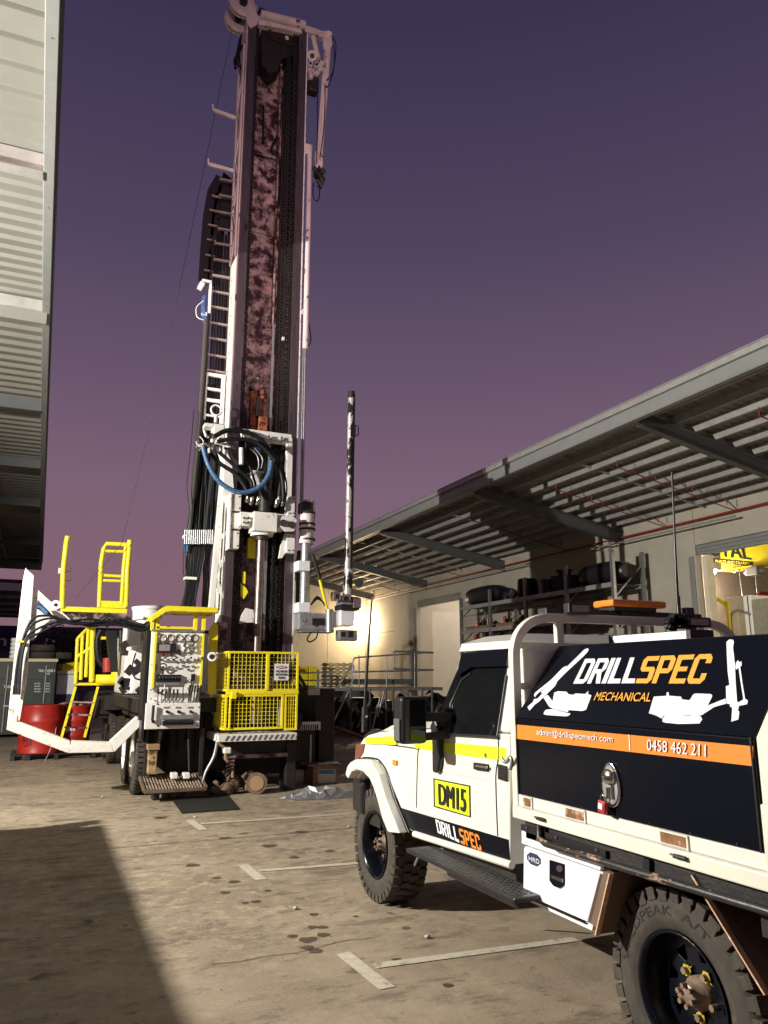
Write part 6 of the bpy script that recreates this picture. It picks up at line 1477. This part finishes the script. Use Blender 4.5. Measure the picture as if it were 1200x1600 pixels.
# things on top
wl_ = MB().box((onY(880,960,YHb).x, YHb-.06, 2.12), (onY(914,960,YHb).x, YHb+.0, 2.185)).build('work_light', m_black, ute, bevel=.01)
MB().box((onY(884,960,YHb).x, YHb-.064, 2.132), (onY(910,960,YHb).x, YHb-.0605, 2.172)).build('lens', m_grille, wl_)
rb_ = MB().box((onY(862,960,YHb).x+.05, YHb+.12, 2.10), (4.1, YHb+.22, 2.17)).build('roof_rack_bar', m_dark, ute, bevel=.01)
be = MB().box((onY(950,950,YHb+.1).x, YHb+.05, 2.19), (onY(1034,950,YHb+.1).x, YHb+.25, 2.235)).build('amber_beacon', m_amber, ute, bevel=.015)
MB().box((onY(955,950,YHb+.1).x, YHb+.07, 2.165), (onY(1020,950,YHb+.1).x, YHb+.22, 2.189)).build('beacon_base', m_black, be); MB().box((onY(970,950,YHb+.1).x, YHb+.1, 2.10), (onY(1000,950,YHb+.1).x, YHb+.2, 2.164)).build('beacon_mount', m_dark, be)
Yw = 3.4
w2_ = MB().box((onY(1076,970,Yw).x, Yw, onY(1090,979,Yw).z), (onY(1112,970,Yw).x, Yw+.07, onY(1090,964,Yw).z)).build('work_light', m_black, ute, bevel=.008)
MB().box((onY(1079,970,Yw).x, Yw-.004, onY(1090,977,Yw).z), (onY(1106,970,Yw).x, Yw-.0005, onY(1090,967,Yw).z)).build('lens', m_grille, w2_)
MB().box((onY(1076,950,Yw).x, Yw+.02, onY(1090,964,Yw).z), (onY(1089,950,Yw).x, Yw+.1, onY(1090,949,Yw).z)).build('light_bracket', m_black, w2_, bevel=.006)
MB().box((onY(1084,980,Yw).x, Yw+.02, 1.93), (onY(1092,980,Yw).x, Yw+.06, onY(1090,978,Yw).z)).build('light_post', m_black, w2_)
mb = MB()
for k in range(10): mb.cbox(onY(random.uniform(1044, 1068), random.uniform(960, 980), Yw+.05), (random.uniform(.03, .08), .05, random.uniform(.02, .05)), ry=random.random())
aw = mb.build('antenna_mount', m_black, ute, bevel=.004)
MB().tube([onY(1061, 962, Yw+.05), onY(1058, 925, Yw+.05), onY(1056, 880, Yw+.05), onY(1050, 738, Yw+.05)], [.012, .010, .007, .0055], 8).build('rear_antenna', m_black, aw)
MB().cyl(onY(1061, 962, Yw+.05), onY(1059.5, 932, Yw+.05), .013, 10).build('antenna_spring', m_black, aw)
MB().tube([onY(1046, 975, Yw), onY(1040, 985, Yw), onY(1043, 992, Yw)], .005, 5, curve=3).tube([onY(1062, 978, Yw), onY(1080, 984, Yw), onY(1094, 986, Yw)], .005, 5).build('cable', m_black, aw)
a, b = onX(952, 997, 3.05), onX(1073, 990, 3.05); MB().box((3.05, b.y, 1.93), (3.2, a.y, 1.985)).build('roof_tube_box', m_white, ute, bevel=.004)
for p in (a, b): MB().box((3.045, p.y-.03, 1.928), (3.205, p.y+.0, 1.99)).build('end_cap', m_dark, ute)

# tool box under the tray
XX = XT+.03
tb = MB().prism(TP([(820,1322),(943,1364),(922,1442),(819,1397)], XX), (.5, 0, 0)).build('under_tool_box', m_white, ute, bevel=.006)
side('tool_box_door', [(821,1323.5),(941,1364.5),(921,1440),(820,1396)], m_white, XX, .012, tb, .006)
side('tool_box_skirt', [(829,1401),(932,1445),(930,1453),(830,1407)], m_white, XX+.02, .02, tb)
side('tool_box_seal', [(820,1397.5),(922,1442),(921,1445),(820,1400)], m_dark, XX+.012, .012, tb)
side('tool_box_lid', [(820,1297),(945,1343),(943,1359),(820,1317)], m_white, XX+.02, .02, tb)
MB().prism([p for p in TP([(943,1361),(954,1364),(934,1452),(923,1442)], XX-.002)], (.5, 0, 0)).build('tool_box_side', m_brown, tb)
bg_ = side('maker_badge', [(824,1336),(829,1331.5),(839,1335),(845,1342),(844.5,1349),(839.5,1353.5),(830,1350),(824.5,1343)], m_navy, XX-.012, .004, tb)
text('lettering', 'HRD', TP([(826.5,1344),(843,1350.5),(843,1343.5),(826.5,1337.5)], XX-.018), m_white, bg_, (0, 0, 0), .018)
pd = side('paddle_latch', [(860,1343),(882.5,1350),(882.5,1383),(876,1388),(866,1384),(860,1376)], m_gloss, XX-.012, .008, tb, .003)
MB().cyl(T(874, 1357, XX-.02), T(874, 1357, XX-.032), .016, 14).cyl(T(874, 1357, XX-.032), T(874, 1357, XX-.036), .008, 10).build('key_barrel', m_chrome, pd)
side('latch_lip', [(863,1367),(880,1373),(880,1379),(863,1372)], m_chrome, XX-.02, .006, pd, .002)
MB().prism(TP([(814,1288),(946,1330),(946,1342),(814,1297)], XT+.01), (.02, 0, 0)).build('mounting_angle', m_black, ute)
for x, y in ((822, 1293), (868, 1308), (931, 1328)): MB().cyl(T(x, y, XT+.01), T(x, y, XT-.0), .008, 8).build('bolt', m_chrome, ute)
MB().tube([T(843, 1290, XT), T(843, 1310, XT-.01), T(852, 1318, XT-.03), T(960, 1352, XT-.03), T(1200, 1424, XT-.03)]+[T(1200, 1424, XT-.03)+V((0, -.9, 0))], .017, 12).build('rope_rail', m_chip, ute)
for x, y in ((846, 1306), (1010, 1355)): side('rail_bracket', [(x, y-15), (x+10, y-12), (x+10, y+10), (x, y+7)], m_black, XT+.03, .02)
for x0_, y0_, x1_, y1_ in ((950, 1330, 958, 1362),): pass
MB().prism(TP([(943,1325),(960,1331),(955,1364),(944,1360)], XT+.06), (.06, 0, 0)).build('tray_bearer', m_brown, ute)
MB().prism(TP([(1008,1342),(1018,1345),(1018,1362),(1008,1359)], XT+.06), (.06, 0, 0)).build('tray_bearer', m_beam, ute)
# mudguards
def guard(pa_, pb_, nm='mudguard'):
    a, b = T(*pa_, XT+.03), T(*pb_, XT+.03); g_ = MB().loft([a, a+V((.45, 0, 0)), b+V((.45, 0, 0)), b], [a+V((0, -.006, 0)), a+V((.45, -.006, 0)), b+V((.45, -.006, 0)), b+V((0, -.006, 0))]).build(nm, m_brown, ute)
    MB().bar(a+V((-.004, -.01, 0)), b+V((-.004, -.01, 0)), .008, .026, up=(1, 0, 0)).build('guard_edge', m_copper, g_); return g_
guard((954, 1364), (932, 1460)); guard((1082, 1366), (1196, 1552))
MB().box((XT+.03, 1.2, .90), (XR-.03, 3.75, .998)).build('tray_frame', m_dark, ute)
for y_ in (1.5, 2.2, 3.2): MB().box((XT+.05, y_, .82), (XR-.05, y_+.06, .899)).build('cross_bearer', m_dark, ute)
# ================================================================== PLATFORM AND CLUTTER BEYOND THE UTE
YPf = 22.
pf = thing('access_platform', (9.2, YPf, 0), 'grey steel access platform with tube handrails behind the white ute', 'platform')
def Q(x, y, Y=YPf): return onY(x, y, Y)
za = Q(600, 1074).z; 
dk_ = MB().box((Q(500, 1074).x, YPf, za-.1), (Q(692, 1074).x, YPf+1.4, za)).build('deck', m_steel, pf, bevel=.01)
MB().box((Q(565, 1067).x, YPf+.3, Q(600, 1067).z-.05), (Q(657, 1067).x, YPf+1.5, Q(600, 1061).z)).build('upper_deck', m_beam, pf)
def qt(pts, r=.025, nm='handrail', m_=m_steel, c=0, Y=YPf, par=None): return MB().tube([Q(x, y, Y) for x, y in pts], r, 8, curve=c).build(nm, m_, par or pf)
qt([(550, 1070), (551, 1034), (554, 1028), (562, 1027), (676, 1019)]); qt([(552, 1050), (676, 1047)])
for x in (561, 604, 648): qt([(x, 1074), (x, 1024 if x < 640 else 1020)], .022, 'stanchion')
qt([(677, 1020), (620, 1018), (616, 1023), (616, 1040), (620, 1045), (677, 1047)], .03, c=3)
qt([(528, 1074), (549, 1040)], .03); qt([(545, 1073), (556, 1056), (551, 1036)], .025)
for x in (521, 548, 578, 603, 614, 638, 660, 675): qt([(x, 1076), (x, 1170)], .035, 'leg', m_beam)
for x in (497, 516): qt([(x, 1130), (x, 1046)], .03, 'leg', m_beam)
qt([(468, 1052), (516, 1050)], .02); qt([(468, 1063), (516, 1063)], .02)
for a, b in (((594, 1090), (580, 1145)), ((545, 1080), (520, 1130)), ((600, 1080), (590, 1120))): qt([a, b], .03, 'brace')
# stored junk below: individual pieces
ORD = ['leftmost', 'second from left', 'third from left', 'fourth from left', 'fifth from left', 'sixth from left', 'seventh from left', 'eighth from left']
jl = []
junk = [('steel_tube', m_steel, 'bare steel tube leaning in the dark below the platform'), ('steel_plate', m_bgt, 'pale steel plate leaning below the platform'),
        ('rusty_beam', m_rust, 'rusty beam lying under the platform'), ('machine_part', m_dark, 'dark machine part stored under the platform')]
for k in range(26):
    nm, m_, lab = junk[k % 4]; x = random.uniform(505, 690); y = random.uniform(1095, 1165); p = Q(x, y, YPf+random.uniform(.4, 1.6)); mb = MB()
    p.z = max(p.z, .25)
    if nm == 'steel_tube': mb.cyl(p+V((-.3, 0, -.25)), p+V((.2, .1, .6)), .05, 10); mb.cyl(p+V((.2, .1, .6)), p+V((.22, .1, .64)), .07, 10)
    elif nm == 'steel_plate': mb.cbox(p, (.12, .05, .5), ry=random.uniform(-.6, .6))
    elif nm == 'rusty_beam': mb.cbox(p, (.9, .1, .02), ry=.2).cbox(p+V((0, 0, .08)), (.9, .1, .02), ry=.2).cbox(p+V((0, 0, .04)), (.9, .02, .07), ry=.2)
    else: mb.cyl(p+V((0, -.1, 0)), p+V((0, .2, 0)), random.uniform(.15, .3), 14); mb.cbox(p+V((.1, .05, .1)), (.3, .3, .2), rz=.4)
    jl.append((nm, p.x, mb.build(nm, m_, bevel=.01), lab))
for nm in ('steel_tube', 'steel_plate', 'rusty_beam', 'machine_part'):
    for i, (_, _, o, lab) in enumerate(sorted([j for j in jl if j[0] == nm], key=lambda j: j[1])): tag(o, lab+', '+ORD[i], 'scrap', f'{nm.replace("_", " ")} pieces under the platform')
for k, (x0, x1, y1, d) in enumerate(((500, 548, 1092, 1.2), (552, 606, 1086, 1.9), (610, 652, 1090, 1.3), (655, 700, 1084, 1.9), (575, 640, 1110, .5))):  # dark bodies added as backing so the space below reads black
    a, b = Q(x0, 1150, YPf+d), Q(x1, y1, YPf+d); t = thing('dark_backing', ((a.x+b.x)/2, YPf+d, 0), f'black {["squat", "tall ribbed", "piped", "tall wide", "low front"][k]} block added as dark backing under the platform', 'machine')
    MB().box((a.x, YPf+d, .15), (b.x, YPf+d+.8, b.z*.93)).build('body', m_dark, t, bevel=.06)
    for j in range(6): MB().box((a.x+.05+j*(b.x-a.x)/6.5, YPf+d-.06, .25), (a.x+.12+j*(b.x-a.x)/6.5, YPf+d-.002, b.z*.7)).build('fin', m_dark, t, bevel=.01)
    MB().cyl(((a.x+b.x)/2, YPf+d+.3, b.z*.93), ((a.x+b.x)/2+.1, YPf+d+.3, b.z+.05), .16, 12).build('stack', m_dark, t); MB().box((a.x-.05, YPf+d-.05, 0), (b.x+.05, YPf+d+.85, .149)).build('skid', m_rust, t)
# dark engine-like heaps and a long rusty board at front
mb = MB()
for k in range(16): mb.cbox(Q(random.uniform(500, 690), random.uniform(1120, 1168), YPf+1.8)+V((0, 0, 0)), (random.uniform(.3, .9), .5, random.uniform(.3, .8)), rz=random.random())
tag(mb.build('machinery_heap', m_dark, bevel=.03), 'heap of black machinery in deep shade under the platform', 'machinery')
p0, p1 = onY(522, 1135, 17), onY(562, 1152, 17); tag(MB().bar(p0, p1+V((.2, 0, -.05)), .5, .06).build('rusty_sheet', m_rust), 'long rusty brown sheet lying behind the bonnet', 'sheet')
# yellow drums / crates and sack stack by the end wall
for k, (x0, x1) in enumerate(((467, 480), (481, 495))):
    a, b = onY(x0, 1072, 25), onY(x1, 1041, 25); t = thing('yellow_crate', (a.x, 25, a.z), f"{['left', 'right'][k]} of two bright yellow plastic crates right of the guard cage", 'crate')
    MB().box((a.x, 25, 0), (b.x-.02, 25.5, a.z)).build('stand', m_beam, t)
    MB().box((a.x, 24.9, a.z+.002), (b.x-.02, 25.6, b.z)).build('tub', m_yel, t, bevel=.02)
    for j in range(4): MB().box((a.x+.02+j*.07, 24.88, a.z+.05), (a.x+.05+j*.07, 24.898, b.z-.04)).build('rib', m_yel, t)
for r_ in range(7):
    for c_ in range(5):
        a = onY(503+c_*10, 1072, 27); z = onY(520, 1074, 27).z+r_*.135; tag(MB().sphere((a.x+.1, 27, z), .15, 10, (.95, .8, .46)).build('sack', m_ylwbag), f"{['leftmost', 'second from left', 'middle', 'second from right', 'rightmost'][c_]} sack in the {['bottom', 'second', 'third', 'fourth', 'fifth', 'sixth', 'top'][r_]} row of the pale sack stack", 'sack', 'pale sacks stacked below the lamp')
a = onY(500, 1072, 27); tag(MB().box((a.x-.1, 26.7, 0), (a.x+1.6, 27.3, onY(520, 1075, 27).z-.05)).build('sack_stand', m_beam, bevel=.01), 'dark stand carrying the stack of pale sacks', 'stand')
# cardboard box, rags, papers beside the rig
a, b = onZ(489, 1226), onZ(533, 1226)
bxx = thing('cardboard_box', (a.x, a.y, 0), 'brown cardboard box with blue and white label beside the rig', 'box')
zc2 = onY(510, 1196, a.y).z
MB().box((a.x, a.y, 0), (b.x, a.y+.5, zc2)).build('carton', m_card, bxx, bevel=.008)
f = lambda x, y: onY(x, y, a.y-.004)
MB().flat([f(497, 1224), f(524, 1222), f(524, 1202), f(497, 1202)]).build('label', m_bgt, bxx, fix=False); MB().flat([p+V((0, -.003, 0)) for p in (f(498, 1209), f(522, 1209), f(522, 1203), f(498, 1203))]).build('label_band', m_blue, bxx, fix=False)
tb_ = thing('stool_table', (a.x, a.y+.2, 0), 'low metal stand with bright papers on top of the carton', 'stand')
MB().box((a.x-.1, a.y-.05, zc2+.004), (b.x+.05, a.y+.5, zc2+.02)).build('top', m_mastb, tb_)
mb = MB()
for k in range(3): mb.cbox((a.x+.25+k*.04, a.y+.1, zc2+.025+k*.004), (.3, .2, .004), rz=k*.4)
tag(mb.build('paper_sheets', m_white), 'white papers lying on the stand beside the rig', 'papers')
c = onZ(506, 1245); mb = MB()
G_ = [[c+V(((i/13-.5)*1.1+random.uniform(-.03, .03)+.1*math.sin(j), (j/8-.5)*.5*(1-.5*abs(i/13-.5))+random.uniform(-.02, .02), max(.006, (.13+random.uniform(-.08, .06))*math.sin(math.pi*min(1, max(0, i/13)))*math.sin(math.pi*j/8)))) for j in range(9)] for i in range(14)]
mb.add([p for r_ in G_ for p in r_], [(i*9+j, (i+1)*9+j, (i+1)*9+j+1, i*9+j+1) for i in range(13) for j in range(8)])
tag(mb.build('rag_heap', m_steel), 'grey rags heaped on the ground in front of the carton', 'rags')
# rubber mat on the ground
q = [onZ(x, y, .006) for x, y in ((266, 1247), (355, 1243), (374, 1265), (284, 1271))]
mt_ = MB().prism(q, (0, 0, .012)).build('rubber_mat', m_mat); tag(mt_, 'black rubber mat on the concrete in front of the operator step', 'mat')
# small debris
for k, (x, y) in enumerate(((462, 1421), (545, 1293), (160, 1246), (668, 1466), (305, 1278))):
    p = onZ(x, y); tag(MB().sphere(p+V((0, 0, .012)), .018, 8, (1.3, 1, .6)).build('pebble', m_bgt), ['small pale pebble between the lower two bay markings', 'small pale pebble beside the front bumper near the far marking', 'small pale pebble left of the rig wheels', 'small pale pebble near the stem of the lowest bay marking', 'small pale pebble just below the rubber mat'][k], 'pebble', 'pebbles scattered on the concrete')
